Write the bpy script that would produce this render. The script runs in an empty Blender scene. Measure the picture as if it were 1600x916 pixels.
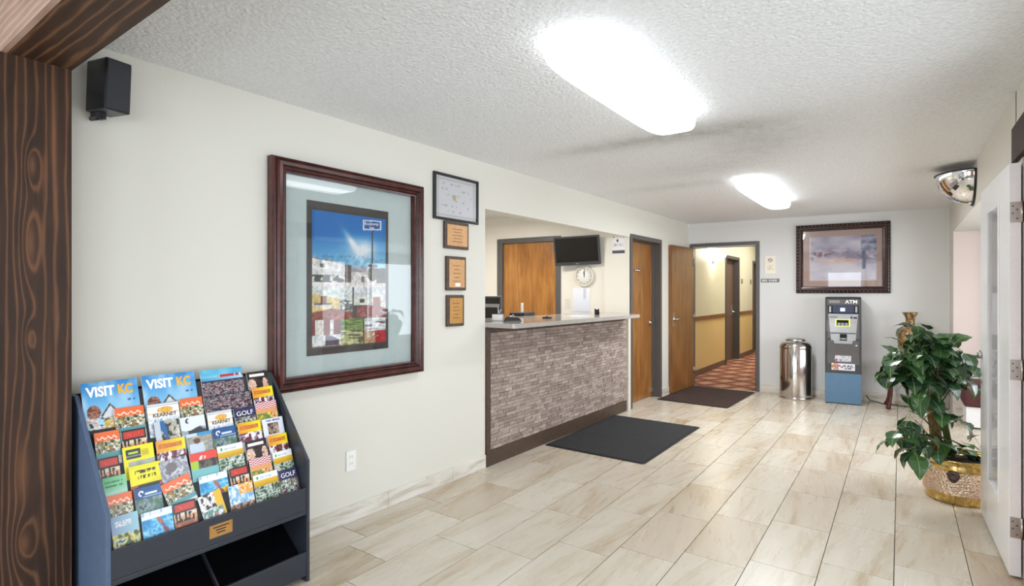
import bpy, bmesh, math, random
from mathutils import Vector, Matrix
random.seed(7)
R = math.radians
SC = bpy.context.scene
COL = SC.collection
H = 2.435

# ------------------------------------------------------------------ camera, world, daylight, exposure
cd = bpy.data.cameras.new('camera'); cam = bpy.data.objects.new('camera', cd); COL.objects.link(cam)
cd.sensor_width = 36; cd.lens = 845/1600*36; cd.clip_start = .05
cam.location = (0, 0, 1.395); cam.rotation_euler = (R(90), 0, R(35.69))
SC.camera = cam
w = bpy.data.worlds.new('world'); SC.world = w; w.use_nodes = True
w.node_tree.nodes['Background'].inputs[0].default_value = (.80, .90, 1, 1)
w.node_tree.nodes['Background'].inputs[1].default_value = 1.6
vs = SC.view_settings; vs.view_transform = 'Standard'; vs.look = 'None'; vs.gamma = 1; vs.use_curve_mapping = False
SC.display_settings.display_device = 'sRGB'
vs.exposure = 0.43
SC.cycles.max_bounces = 10; SC.cycles.diffuse_bounces = 6

def area(name, loc, target, sx, sy, power, col=(1, 1, 1)):
    d = bpy.data.lights.new(name, 'AREA'); d.shape = 'RECTANGLE'; d.size = sx; d.size_y = sy
    d.energy = power; d.color = col
    o = bpy.data.objects.new(name, d); COL.objects.link(o); o.location = loc
    o.rotation_euler = (Vector(target)-Vector(loc)).to_track_quat('-Z', 'Y').to_euler()
    return o
# daylight standing outside the glazed openings: rear windows (left one added as fill), the entrance on the right, the alcove window
area('daylight_rear', (.9, -3.45, 1.3), (.9, 0, 1.2), 2.0, 2.0, 42, (.90, .95, 1))
area('fill_rear_left', (-1.6, -3.45, 1.35), (-1.2, 0, 1.3), 1.4, 1.9, 62, (.90, .95, 1))  # added fill that brightens the far wall and the white door
area('daylight_side', (2.15, -1.7, 1.3), (0, -1.7, 1.2), 2.2, 1.9, 32, (.93, .97, 1))
area('daylight_entrance', (1.25, 1.9, 1.25), (0, 1.9, 1.15), 2.2, 2.0, 26, (.80, .90, 1))
area('daylight_alcove', (2.35, 5.8, 1.3), (0, 5.8, 1.1), 3.2, 1.4, 42, (.90, .95, 1))

# ------------------------------------------------------------------ node helpers
def lin(c):
    return tuple((x/12.92 if x <= .04045 else ((x+.055)/1.055)**2.4) for x in c[:3])
def hexc(h): return lin(tuple(int(h[i:i+2], 16)/255 for i in (0, 2, 4)))
class NT:
    def __init__(s, name):
        s.m = bpy.data.materials.new(name); s.m.use_nodes = True; s.t = s.m.node_tree
        s.b = s.t.nodes['Principled BSDF']
    def n(s, typ, **kw):
        x = s.t.nodes.new(typ)
        for k, v in kw.items():
            if k.startswith('i_'):
                k = k[2:]; k = int(k) if k.isdigit() else k.replace('_', ' ')
                x.inputs[k].default_value = v
            else: setattr(x, k, v)
        return x
    def l(s, a, b): s.t.links.new(a, b)
    def math(s, op, a, b=None, c=None):
        x = s.n('ShaderNodeMath', operation=op)
        for i, v in enumerate((a, b, c)):
            if v is None: continue
            if isinstance(v, (int, float)): x.inputs[i].default_value = v
            else: s.l(v, x.inputs[i])
        return x.outputs[0]
    def obj(s): return s.n('ShaderNodeTexCoord').outputs['Object']
    def map(s, vec, scale=(1, 1, 1), loc=(0, 0, 0), rot=(0, 0, 0)):
        x = s.n('ShaderNodeMapping'); s.l(vec, x.inputs[0])
        x.inputs['Scale'].default_value = scale; x.inputs['Location'].default_value = loc; x.inputs['Rotation'].default_value = rot
        return x.outputs[0]
    def noise(s, vec, sc, det=4, ro=.5, dist=0):
        x = s.n('ShaderNodeTexNoise'); s.l(vec, x.inputs['Vector']); x.inputs['Scale'].default_value = sc
        x.inputs['Detail'].default_value = det; x.inputs['Roughness'].default_value = ro; x.inputs['Distortion'].default_value = dist
        return x.outputs[0]
    def ramp(s, fac, stops):
        x = s.n('ShaderNodeValToRGB'); s.l(fac, x.inputs[0]); e = x.color_ramp.elements
        while len(e) < len(stops): e.new(.5)
        for k, (p, c) in enumerate(stops): e[k].position = p; e[k].color = (*c, 1)
        return x.outputs[0]
    def mix(s, f, a, b, mode='MIX'):
        x = s.n('ShaderNodeMix', data_type='RGBA', blend_type=mode)
        for k, v in ((0, f), (6, a), (7, b)):
            if isinstance(v, (int, float)): x.inputs[k].default_value = v
            elif isinstance(v, tuple): x.inputs[k].default_value = (*v[:3], 1)
            else: s.l(v, x.inputs[k])
        return x.outputs[2]
    def bump(s, h, st=.3, d=.01):
        x = s.n('ShaderNodeBump'); s.l(h, x.inputs['Height']); x.inputs['Strength'].default_value = st; x.inputs['Distance'].default_value = d
        s.l(x.outputs[0], s.b.inputs['Normal'])
    def set(s, col=None, rough=.5, metal=0, **kw):
        if isinstance(col, tuple): s.b.inputs['Base Color'].default_value = (*col[:3], 1)
        elif col is not None: s.l(col, s.b.inputs['Base Color'])
        if isinstance(rough, (int, float)): s.b.inputs['Roughness'].default_value = rough
        else: s.l(rough, s.b.inputs['Roughness'])
        s.b.inputs['Metallic'].default_value = metal
        for k, v in kw.items(): s.b.inputs[k.replace('_', ' ')].default_value = v
        return s.m

def plain(name, h, rough=.5, metal=0, nz=.06, sc=30, bump=0, **kw):
    t = NT(name); c = hexc(h)
    f = t.noise(t.obj(), sc, 3)
    col = t.ramp(f, [(.3, tuple(x*(1-nz) for x in c)), (.7, tuple(min(1, x*(1+nz)) for x in c))])
    if bump: t.bump(f, bump, .002)
    return t.set(col, rough, metal, **kw)

M = {}
def wall_mat(name, h, sc=55):
    t = NT(name); o = t.obj(); f = t.noise(o, sc, 3); g = t.noise(o, .7, 2)
    c = hexc(h); col = t.ramp(g, [(.3, tuple(x*.965 for x in c)), (.7, c)])
    t.bump(f, .12, .003); return t.set(col, .62)
M['wall'] = wall_mat('wall_cream', 'DDDAD0')
M['wall_far'] = wall_mat('wall_far_paint', 'DEDEDD')
M['wall_office'] = wall_mat('wall_office_paint', 'E9E4D8')
M['wall_pink'] = wall_mat('wall_alcove_paint', 'D6C6C0')
M['hall_up'] = wall_mat('hall_upper_paint', 'DDDAC4')
M['hall_low'] = wall_mat('hall_lower_paint', 'E0C68C')

def ceiling_mat():
    t = NT('popcorn_ceiling'); o = t.obj()
    f = t.noise(o, 58, 4, .6); v = t.n('ShaderNodeTexVoronoi'); t.l(o, v.inputs['Vector']); v.inputs['Scale'].default_value = 60
    hgt = t.math('SUBTRACT', f, t.math('MULTIPLY', v.outputs['Distance'], .5))
    t.bump(hgt, .75, .011)
    sep = t.n('ShaderNodeSeparateXYZ'); t.l(o, sep.inputs[0])
    total = None
    for cx, cy, sx, sy, a in ((-1.15, 3.55, .55, .16, .9), (-.75, 3.75, .32, .35, .7), (-1.7, 3.5, .5, .14, .6), (-1.25, 4.6, .55, .3, .5), (-.85, 4.15, .3, .3, .5), (.35, 5.75, .28, .25, .6), (-1.7, 5.2, .6, .16, .45)):
        dx = t.math('POWER', t.math('DIVIDE', t.math('SUBTRACT', sep.outputs[0], cx), sx), 2)
        dy = t.math('POWER', t.math('DIVIDE', t.math('SUBTRACT', sep.outputs[1], cy), sy), 2)
        g = t.math('MULTIPLY', t.math('EXPONENT', t.math('MULTIPLY', t.math('ADD', dx, dy), -1)), a)
        total = g if total is None else t.math('ADD', total, g)
    n2 = t.noise(o, 9, 5, .7); n3 = t.noise(o, 70, 3, .7)
    msk = t.math('MULTIPLY', total, t.math('MULTIPLY', n2, t.math('ADD', n3, .25)))
    mc = t.math('MINIMUM', t.math('MULTIPLY', msk, 1.1), .6)
    base = t.ramp(f, [(.3, hexc('E4E5E6')), (.62, hexc('F1F2F3'))])
    return t.set(t.mix(mc, base, hexc('8E8D86')), .85)
M['ceiling'] = ceiling_mat()

def tile_mat():
    t = NT('travertine_tile'); o = t.obj()
    oi = t.n('ShaderNodeObjectInfo')
    off = t.n('ShaderNodeCombineXYZ'); t.l(t.math('MULTIPLY', oi.outputs['Random'], 37), off.inputs[0]); t.l(t.math('MULTIPLY', oi.outputs['Random'], 91), off.inputs[1])
    va = t.n('ShaderNodeVectorMath', operation='ADD'); t.l(o, va.inputs[0]); t.l(off.outputs[0], va.inputs[1])
    rot = t.n('ShaderNodeVectorRotate', rotation_type='Z_AXIS'); t.l(va.outputs[0], rot.inputs['Vector'])
    t.l(t.math('MULTIPLY', t.math('SUBTRACT', oi.outputs['Random'], .42), .42), rot.inputs['Angle'])
    vec = t.map(rot.outputs[0], (5.5, .62, 1))
    f = t.noise(vec, 1.0, 5, .55, .5); g = t.noise(vec, 3.4, 5, .6, .35)
    s = t.math('ADD', t.math('MULTIPLY', f, .7), t.math('MULTIPLY', g, .3))
    col = t.ramp(s, [(.30, hexc('AA9A82')), (.40, hexc('C5B9A7')), (.49, hexc('D0C9BD')), (.68, hexc('D8D3CA'))])
    tint = t.ramp(oi.outputs['Random'], [(0, hexc('F0E7DC')), (.5, hexc('FFFDF8')), (1, hexc('F6F1EA'))])
    col = t.mix(1.0, col, tint, 'MULTIPLY')
    rr = t.math('ADD', t.math('MULTIPLY', g, .12), .22)
    t.bump(g, .05, .001)
    return t.set(col, rr, Specular_IOR_Level=.45)
M['tile'] = tile_mat()
M['grout'] = plain('grout', '5F574D', .9, nz=.15)
def basetile():
    t = NT('baseboard_tile'); o = t.obj(); f = t.noise(t.map(o, (2, 1.5, 9)), 2, 6, .6, .6)
    return t.set(t.ramp(f, [(.33, hexc('B9AE9E')), (.5, hexc('D8D2C8')), (.7, hexc('E4E0DA'))]), .3)
M['basetile'] = basetile()

def knotty(name, knots, axis_u, axis_z, dark, mid, light, freq=13):
    """stained pine: contour rings that flow around knots"""
    t = NT(name); o = t.obj(); sep = t.n('ShaderNodeSeparateXYZ'); t.l(o, sep.inputs[0])
    u = sep.outputs[axis_u]; z = sep.outputs[axis_z]
    sc = [1, 1, 1]; sc[axis_z] = .12; sc[3-axis_u-axis_z] = .3
    nz = t.noise(t.map(o, tuple(sc)), 9, 3, .5); nb = t.noise(t.map(o, tuple(sc)), 30, 4, .6)
    n9 = t.noise(t.map(o, tuple(sc)), 26, 2, .5)
    fld = t.math('ADD', t.math('ADD', t.math('MULTIPLY', u, freq*6.5), t.math('MULTIPLY', nz, 5.0)), t.math('MULTIPLY', n9, 1.1))
    core = None
    for ku, kz, su, sz, a in knots:
        du = t.math('POWER', t.math('DIVIDE', t.math('SUBTRACT', u, ku), su), 2)
        dz = t.math('POWER', t.math('DIVIDE', t.math('SUBTRACT', z, kz), sz), 2)
        r2 = t.math('ADD', du, dz)
        fld = t.math('ADD', fld, t.math('MULTIPLY', t.math('EXPONENT', t.math('MULTIPLY', r2, -1)), a))
        c = t.math('EXPONENT', t.math('MULTIPLY', r2, -6))
        core = c if core is None else t.math('MAXIMUM', core, c)
    sn = t.math('ADD', t.math('MULTIPLY', t.math('SINE', t.math('MULTIPLY', fld, 2.6)), .5), .5)
    sn = t.math('POWER', sn, 4)
    val = t.math('ADD', t.math('MULTIPLY', sn, .42), t.math('MULTIPLY', nb, .62))
    col = t.ramp(val, [(.12, dark), (.42, mid), (.95, light)])
    if core is not None: col = t.mix(t.math('MULTIPLY', core, .6), col, light)
    t.bump(val, .12, .002)
    return t.set(col, .55, Specular_IOR_Level=.3)
DK, MD, LT = hexc('261911'), hexc('402A1D'), hexc('7A5237')
M['post_wood'] = knotty('stained_pine_post', [(-.014, 1.868, .022, .085, 5.0), (-.020, 1.58, .030, .17, 5.4), (-.020, 1.225, .020, .07, 4.4), (-.037, .476, .036, .10, 5.6), (-.041, .74, .045, .24, 3.4), (.035, 1.0, .02, .45, 1.0), (.05, 2.0, .02, .5, .9)], 1, 2, DK, MD, LT)
M['beam_wood'] = knotty('stained_pine_beam', [(0, -.9, .05, .3, 4)], 1, 0, hexc('2E2118'), hexc('4A3224'), hexc('8A6244'), 10)

M['beam_lit_wood'] = knotty('pine_beam_lit_face', [(0, -1.2, .05, .3, 2)], 2, 0, hexc('8F7263'), hexc('AE9080'), hexc('C4A898'), 12)  # beam wood coloured paler: window light on the near face put into colour

def door_wood(name, a, b, c, sc=1.0):
    t = NT(name); o = t.obj()
    g = t.noise(t.map(o, (14*sc, 14*sc, .8)), 1.6, 6, .6, 1.2); k = t.noise(t.map(o, (5, 5, 1.6)), 1.4, 3, .5, .6); fine = t.noise(t.map(o, (160, 160, 3)), 1, 2)
    s = t.math('ADD', t.math('ADD', t.math('MULTIPLY', g, .5), t.math('MULTIPLY', k, .38)), t.math('MULTIPLY', fine, .12))
    return t.set(t.ramp(s, [(.34, a), (.5, b), (.66, c)]), .28)
M['door_oak'] = door_wood('honey_oak_veneer', hexc('7E4F24'), hexc('A56D30'), hexc('C08A48'))
M['door_oak2'] = door_wood('brown_oak_veneer', hexc('5C3A1D'), hexc('7F5229'), hexc('9C6B38'))
M['door_oak3'] = door_wood('golden_oak_veneer', hexc('6E4520'), hexc('8F5D2B'), hexc('A6743C'))
M['frame_grey'] = plain('painted_steel_frame', '565352', .4, nz=.05)
M['frame_dark'] = plain('painted_dark_trim', '3A2A22', .75)
M['hall_door'] = plain('hall_door_brown', '6C564A', .45)
M['chrome'] = plain('chrome', 'D8D8D8', .12, 1, nz=.02)
M['brushed'] = plain('brushed_nickel', 'BDBDB9', .3, 1, nz=.04)
M['steel'] = plain('stainless_steel', 'C9C4C0', .14, 1, nz=.03)
def brass():
    t = NT('embossed_brass'); o = t.obj(); f = t.noise(o, 40, 4, .6)
    return t.set(t.ramp(f, [(.35, hexc('B08A42')), (.65, hexc('E2C987'))]), .16, 1)
M['brass'] = brass()
def brass_band():
    t = NT('patterned_brass_band'); o = t.obj(); v = t.n('ShaderNodeTexVoronoi'); t.l(t.map(o, (1, 1, 1.3)), v.inputs['Vector']); v.inputs['Scale'].default_value = 70
    f = t.noise(o, 55, 4, .7)
    s = t.math('ADD', v.outputs['Distance'], t.math('MULTIPLY', f, .5))
    t.bump(s, .9, .006)
    return t.set(t.ramp(s, [(.34, hexc('3E2A1A')), (.46, hexc('A88448')), (.60, hexc('DCC2AC'))]), .28, .85)
M['brass_band'] = brass_band()
M['black'] = plain('satin_black', '16171A', .35)
M['gloss_black'] = plain('gloss_black', '08090B', .08)
M['screen'] = plain('screen_black', '050506', .12)
M['rack'] = plain('blue_black_laminate', '2A2F38', .38, nz=.08)
M['rack_side_lit'] = plain('rack_laminate_lit', '52637E', .42, nz=.06)  # rack laminate made brighter and bluer, window light put into its colour
M['rack_in'] = plain('rack_inside_black', '1B1E22', .5)
M['white_plastic'] = plain('white_plastic', 'EFEFEA', .35, nz=.02)
M['white_paint'] = plain('white_gloss_paint', 'F2F3F5', .3, nz=.02)
M['paper'] = plain('paper_edge', 'E8E6E0', .7, nz=.03)
M['mahogany'] = plain('mahogany', '4A211C', .22, nz=.35, sc=14)
M['mahogany_dark'] = plain('mahogany_dark', '2C1513', .25, nz=.3, sc=14)
M['mat_board'] = plain('pale_blue_mat_board', 'CBD9D8', .7, nz=.02)
M['gold'] = plain('gold_plate', 'B98A4E', .35, .6, nz=.1)
M['walnut'] = plain('walnut_plaque', '4A352A', .4, nz=.25)
M['copper_plate'] = plain('copper_plate', 'C69A6C', .38, .5, nz=.08)
M['cream_frame'] = plain('cream_frame', 'DDD5C6', .5)
M['mirror'] = plain('mirror_chrome', 'E8E8EA', .03, 1, nz=.01)
M['rubber'] = plain('black_rubber', '1C1C1C', .7)
M['brown_kick'] = plain('brown_kickboard', '4B3A2E', .5, nz=.2)
M['maroon'] = plain('maroon_fabric', '4E2426', .7, nz=.15)
M['stem'] = plain('green_stem', '4E5A2A', .6, nz=.2)
M['soil'] = plain('potting_soil', '2C2118', .95, nz=.4, bump=.6)
M['curtain'] = plain('dark_curtain', '4A5250', .9, nz=.15)
M['blue_metal'] = plain('blue_steel_panel', '567793', .4, .1, nz=.04)
M['atm_grey'] = plain('atm_graphite', '5B5757', .4, .2)
M['atm_light'] = plain('atm_silver_plastic', 'A3A4A6', .35, .3)
M['atm_dark'] = plain('atm_dark_edge', '3A3B3E', .4)
M['yellow_glow'] = plain('yellow_bezel', 'DDE06A', .5)
def carpet(name, base, sc=220, amp=.35):
    t = NT(name); o = t.obj(); f = t.noise(o, sc, 2, .8); c = hexc(base)
    g = t.noise(o, 25, 4, .7); s = t.math('ADD', t.math('MULTIPLY', f, .7), t.math('MULTIPLY', g, .3))
    t.bump(f, .8, .006)
    return t.set(t.ramp(s, [(.3, tuple(x*(1-amp) for x in c)), (.7, tuple(x*(1+amp) for x in c))]), .95, Specular_IOR_Level=.15)
M['mat_grey'] = carpet('charcoal_mat_pile', '404042', amp=.45)
M['mat_brown'] = carpet('brown_mat_pile', '4C3D39', amp=.3)
def hallcarpet():
    t = NT('hall_carpet'); o = t.obj()
    v = t.map(o, (1, 1, 1), rot=(0, 0, R(28))); sep = t.n('ShaderNodeSeparateXYZ'); t.l(v, sep.inputs[0])
    n = t.noise(o, 14, 4, .7)
    a = t.math('ABSOLUTE', t.math('SINE', t.math('ADD', t.math('MULTIPLY', sep.outputs[0], 10), t.math('MULTIPLY', n, 1.2))))
    b = t.math('ABSOLUTE', t.math('SINE', t.math('ADD', t.math('MULTIPLY', sep.outputs[1], 7.5), t.math('MULTIPLY', n, 1.2))))
    m = t.math('MINIMUM', a, b)
    c = t.ramp(t.math('ADD', m, t.math('MULTIPLY', n, .3)), [(.22, hexc('4A2E28')), (.36, hexc('8A5444')), (.75, hexc('A36C58')), (1, hexc('BC9278'))])
    return t.set(c, .95)
M['hall_carpet'] = hallcarpet()
def stone(name):
    t = NT(name); oi = t.n('ShaderNodeObjectInfo'); geo = t.n('ShaderNodeAttribute', attribute_name='rnd')
    o = t.obj(); f = t.noise(o, 55, 5, .8)
    r = t.math('ADD', oi.outputs['Random'], geo.outputs['Fac']); r = t.math('FRACT', r)
    s = t.math('ADD', t.math('MULTIPLY', r, .22), t.math('MULTIPLY', f, .78))
    t.bump(f, .9, .008)
    return t.set(t.ramp(s, [(.22, hexc('725F56')), (.42, hexc('95837A')), (.56, hexc('AC9B92')), (.74, hexc('CFC2B8'))]), .8)
M['stone'] = stone('ledger_stone')
M['stone_back'] = plain('ledger_mortar', '6E5B50', .9, nz=.2)
def granite():
    t = NT('grey_counter_laminate'); f = t.noise(t.obj(), 160, 4, .8)
    return t.set(t.ramp(f, [(.35, hexc('8E8781')), (.6, hexc('BAB4AE'))]), .12)
M['granite'] = granite()
def brickmat():
    t = NT('brick_face'); oi = t.n('ShaderNodeObjectInfo'); f = t.noise(t.obj(), 50, 4, .7)
    s = t.math('ADD', t.math('MULTIPLY', oi.outputs['Random'], .5), t.math('MULTIPLY', f, .5)); t.bump(f, .5, .004)
    return t.set(t.ramp(s, [(.2, hexc('9A5F48')), (.8, hexc('CF9A80'))]), .85)
M['brick'] = brickmat()
M['mortar'] = plain('mortar', 'B9AFA5', .9, nz=.1)
def glassmat(name, rough=0, tint=(1, 1, 1), op=.93, gz=.9):
    t = NT(name); nt = t.t; out = nt.nodes['Material Output']
    tr = t.n('ShaderNodeBsdfTransparent'); tr.inputs[0].default_value = (*[x*op for x in tint], 1)
    gl = t.n('ShaderNodeBsdfGlossy'); gl.inputs['Roughness'].default_value = rough
    lw = t.n('ShaderNodeLayerWeight'); lw.inputs['Blend'].default_value = .5
    fr = t.math('ADD', t.math('MULTIPLY', t.math('POWER', lw.outputs['Facing'], 5), gz), .045)
    mx = t.n('ShaderNodeMixShader'); t.l(fr, mx.inputs[0]); t.l(tr.outputs[0], mx.inputs[1]); t.l(gl.outputs[0], mx.inputs[2]); t.l(mx.outputs[0], out.inputs[0])
    return t.m
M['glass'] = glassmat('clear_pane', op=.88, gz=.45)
M['glass_pic'] = glassmat('picture_glass')
def emit(name, h, s):
    t = NT(name); c = hexc(h); t.b.inputs['Emission Color'].default_value = (*c, 1); t.b.inputs['Emission Strength'].default_value = s
    return t.set(tuple(x*.6 for x in c), .5)
M['lamp_lens'] = emit('lit_acrylic_lens', 'F4F9FF', 2.9)
M['sconce_glass'] = emit('lit_sconce_glass', 'FFFAF0', 14)
M['screen_lit'] = emit('lit_screen', '2A3450', .35)
M['screen_white'] = emit('lit_screen_icon', 'DCE8FF', 1.0)
M['slot_yellow'] = emit('lit_yellow_slot', 'E6EA60', .6)
def printmat():
    t = NT('printed_colours'); a = t.n('ShaderNodeVertexColor', layer_name='Col')
    return t.set(a.outputs[0], .25)
M['print'] = printmat()
M['ink_white'] = plain('white_ink', 'FFFFFF', .4, nz=0)
M['ink_orange'] = plain('orange_ink', 'F2B224', .4, nz=0)
M['ink_black'] = plain('black_ink', '1E1E22', .5, nz=0)
M['ink_grey'] = plain('grey_ink', '8A8480', .5, nz=0)
M['ink_maroon'] = plain('maroon_ink', '5A2A20', .5, nz=0)
M['ink_navy'] = plain('navy_ink', '2A2F66', .5, nz=0)
def leafmat():
    t = NT('glossy_leaf'); oi = t.n('ShaderNodeObjectInfo'); o = t.obj()
    sep = t.n('ShaderNodeSeparateXYZ'); t.l(o, sep.inputs[0])
    ay = t.math('ABSOLUTE', sep.outputs[1])
    vein = t.math('LESS_THAN', ay, .0022)
    sv = t.math('GREATER_THAN', t.math('SINE', t.math('ADD', t.math('MULTIPLY', sep.outputs[0], 260), t.math('MULTIPLY', ay, -200))), .9)
    base = t.ramp(oi.outputs['Random'], [(0, hexc('1C3A26')), (.6, hexc('2A4E2E')), (1, hexc('47703A'))])
    c = t.mix(t.math('MULTIPLY', sv, .22), base, hexc('6E9A50')); c = t.mix(t.math('MULTIPLY', vein, .7), c, hexc('93B566'))
    return t.set(c, .28, Specular_IOR_Level=.6)
M['leaf'] = leafmat()
def polemat():
    t = NT('coir_pole'); f = t.noise(t.map(t.obj(), (60, 60, 7)), 2, 5, .7); t.bump(f, 1, .01)
    return t.set(t.ramp(f, [(.35, hexc('6A4326')), (.65, hexc('B08356'))]), .9)
M['coir'] = polemat()
def vasemat():
    t = NT('gilt_vase'); o = t.obj(); f = t.noise(o, 28, 4, .6, .8)
    return t.set(t.ramp(f, [(.38, hexc('4E3422')), (.5, hexc('86683E')), (.62, hexc('B89E6E'))]), .3, .2)
M['vase'] = vasemat()

# ------------------------------------------------------------------ mesh helpers
class MB:
    def __init__(s): s.v = []; s.f = []; s.mi = []; s.mats = []; s.sm = []
    def _m(s, m):
        if m not in s.mats: s.mats.append(m)
        return s.mats.index(m)
    def add(s, vs, fs, m='', smooth=False):
        b = len(s.v); s.v += [tuple(v) for v in vs]; i = s._m(m)
        for f in fs: s.f.append([b+k for k in f]); s.mi.append(i); s.sm.append(smooth)
        return s
    def box(s, x0, x1, y0, y1, z0, z1, m=''):
        x0, x1 = sorted((x0, x1)); y0, y1 = sorted((y0, y1)); z0, z1 = sorted((z0, z1))
        vs = [(x, y, z) for z in (z0, z1) for x, y in ((x0, y0), (x1, y0), (x1, y1), (x0, y1))]
        return s.add(vs, [(3, 2, 1, 0), (4, 5, 6, 7), (0, 1, 5, 4), (1, 2, 6, 5), (2, 3, 7, 6), (3, 0, 4, 7)], m)
    def prism(s, poly, axis, a, b, m=''):
        """extrude a 2D polygon along axis (0 x, 1 y, 2 z) from a to b"""
        def P(p, t):
            q = list(p); q.insert(axis, t); return tuple(q)
        n = len(poly); vs = [P(p, a) for p in poly]+[P(p, b) for p in poly]
        fs = [list(range(n))[::-1], list(range(n, 2*n))]+[(i, (i+1) % n, n+(i+1) % n, n+i) for i in range(n)]
        return s.add(vs, fs, m)
    def lathe(s, prof, c=(0, 0, 0), n=32, m='', smooth=True, a0=0, a1=2*math.pi, axis=2):
        full = abs(a1-a0-2*math.pi) < 1e-6; k = n if full else n+1; vs = []
        for r, z in prof:
            for i in range(k):
                t = a0+(a1-a0)*i/n; p = [r*math.cos(t), r*math.sin(t), z]
                if axis == 0: p = [p[2], p[0], p[1]]
                if axis == 1: p = [p[0], p[2], p[1]]
                vs.append((c[0]+p[0], c[1]+p[1], c[2]+p[2]))
        fs = []
        for j in range(len(prof)-1):
            for i in range(n):
                i2 = (i+1) % k if full else i+1
                fs.append((j*k+i, j*k+i2, (j+1)*k+i2, (j+1)*k+i))
        return s.add(vs, fs, m, smooth)
    def tube(s, pts, r, n=10, m='', caps=True, smooth=True):
        pts = [Vector(p) for p in pts]; rs = r if isinstance(r, (list, tuple)) else [r]*len(pts); vs = []; up = Vector((0, 0, 1))
        prev = None
        for i, p in enumerate(pts):
            d = (pts[min(i+1, len(pts)-1)]-pts[max(i-1, 0)]).normalized()
            if prev is None: a = d.cross(up if abs(d.z) < .9 else Vector((1, 0, 0))).normalized()
            else: a = (prev-d*prev.dot(d)).normalized()
            prev = a; b = d.cross(a)
            for k in range(n):
                t = 2*math.pi*k/n; vs.append(p+(a*math.cos(t)+b*math.sin(t))*rs[i])
        fs = [(i*n+k, i*n+(k+1) % n, (i+1)*n+(k+1) % n, (i+1)*n+k) for i in range(len(pts)-1) for k in range(n)]
        s.add(vs, fs, m, smooth)
        if caps: s.add(vs[:n], [list(range(n))[::-1]], m); s.add(vs[-n:], [list(range(n))], m)
        return s
    def mesh(s, name, mat):
        me = bpy.data.meshes.new(name); me.from_pydata(s.v, [], s.f)
        for k in (s.mats or ['']): me.materials.append(M[k] if k else M[mat])
        me.polygons.foreach_set('material_index', s.mi); me.polygons.foreach_set('use_smooth', s.sm)
        bm = bmesh.new(); bm.from_mesh(me); bmesh.ops.remove_doubles(bm, verts=bm.verts, dist=1e-6); bmesh.ops.recalc_face_normals(bm, faces=bm.faces); bm.to_mesh(me); bm.free()
        me.update(); return me
    def obj(s, name, mat, parent=None, bevel=0, seg=2, loc=None, rot=None, mtx=None):
        o = bpy.data.objects.new(name, s.mesh(name, mat)); COL.objects.link(o)
        if parent: o.parent = parent
        if mtx is not None: o.matrix_local = mtx
        if loc is not None: o.location = loc
        if rot is not None: o.rotation_euler = rot
        if bevel:
            b = o.modifiers.new('bevel', 'BEVEL'); b.width = bevel; b.segments = seg; b.limit_method = 'ANGLE'; b.angle_limit = R(40); b.harden_normals = False
        return o
def bx(*a, m=''): return MB().box(*a, m=m)

def tag(o, label=None, cat=None, group=None, kind=None):
    if label: o['label'] = label
    if cat: o['category'] = cat
    if group: o['group'] = group
    if kind: o['kind'] = kind
    return o
def thing(name, label, cat, loc=(0, 0, 0), rz=0, group=None, mtx=None):
    o = bpy.data.objects.new(name, None); COL.objects.link(o); o.empty_display_size = .05
    if mtx is not None: o.matrix_world = mtx
    else: o.location = loc; o.rotation_euler = (0, 0, rz)
    return tag(o, label, cat, group)
def struct(name, mb, mat, parent=None, **kw):
    o = mb.obj(name, mat, parent, **kw)
    if not parent: o['kind'] = 'structure'
    return o
# local frames of the two slightly skewed walls: x, y, z read along / off each wall
AL = -.022; AF = .0809
def LWp(n, v, z=0): return Vector((-2.77+.99976*n+.022*v, -.022*n+.99976*v, z))
def FWp(u, n, z=0): return Vector((-2.6+.9967*u+.0809*n, 8.17+.0809*u-.9967*n, z))
def OWp(u, n, z=0): return Vector((-2.587+.9967*u+.0809*n, 6.087+.0809*u-.9967*n, z))
ML = Matrix.Translation(LWp(0, 0))@Matrix.Rotation(AL, 4, 'Z')     # local x = off the wall, y = along it
MF = Matrix.Translation(FWp(0, 0))@Matrix.Rotation(AF, 4, 'Z')     # local x = along, -y = off the wall
MO = Matrix.Translation(OWp(0, 0))@Matrix.Rotation(AF, 4, 'Z')
PL_ = Matrix(((0, 0, 1, 0), (1, 0, 0, 0), (0, 1, 0, 0), (0, 0, 0, 1)))   # panel plane -> left wall: right=+y, up=z, normal=+x
PF_ = Matrix(((1, 0, 0, 0), (0, 0, -1, 0), (0, 1, 0, 0), (0, 0, 0, 1)))  # panel plane -> far wall
def onL(n, v, z): return Matrix.Translation(LWp(n, v, z))@Matrix.Rotation(AL, 4, 'Z')@PL_
def onF(u, n, z): return Matrix.Translation(FWp(u, n, z))@Matrix.Rotation(AF, 4, 'Z')@PF_
def onO(u, n, z): return Matrix.Translation(OWp(u, n, z))@Matrix.Rotation(AF, 4, 'Z')@PF_

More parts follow.
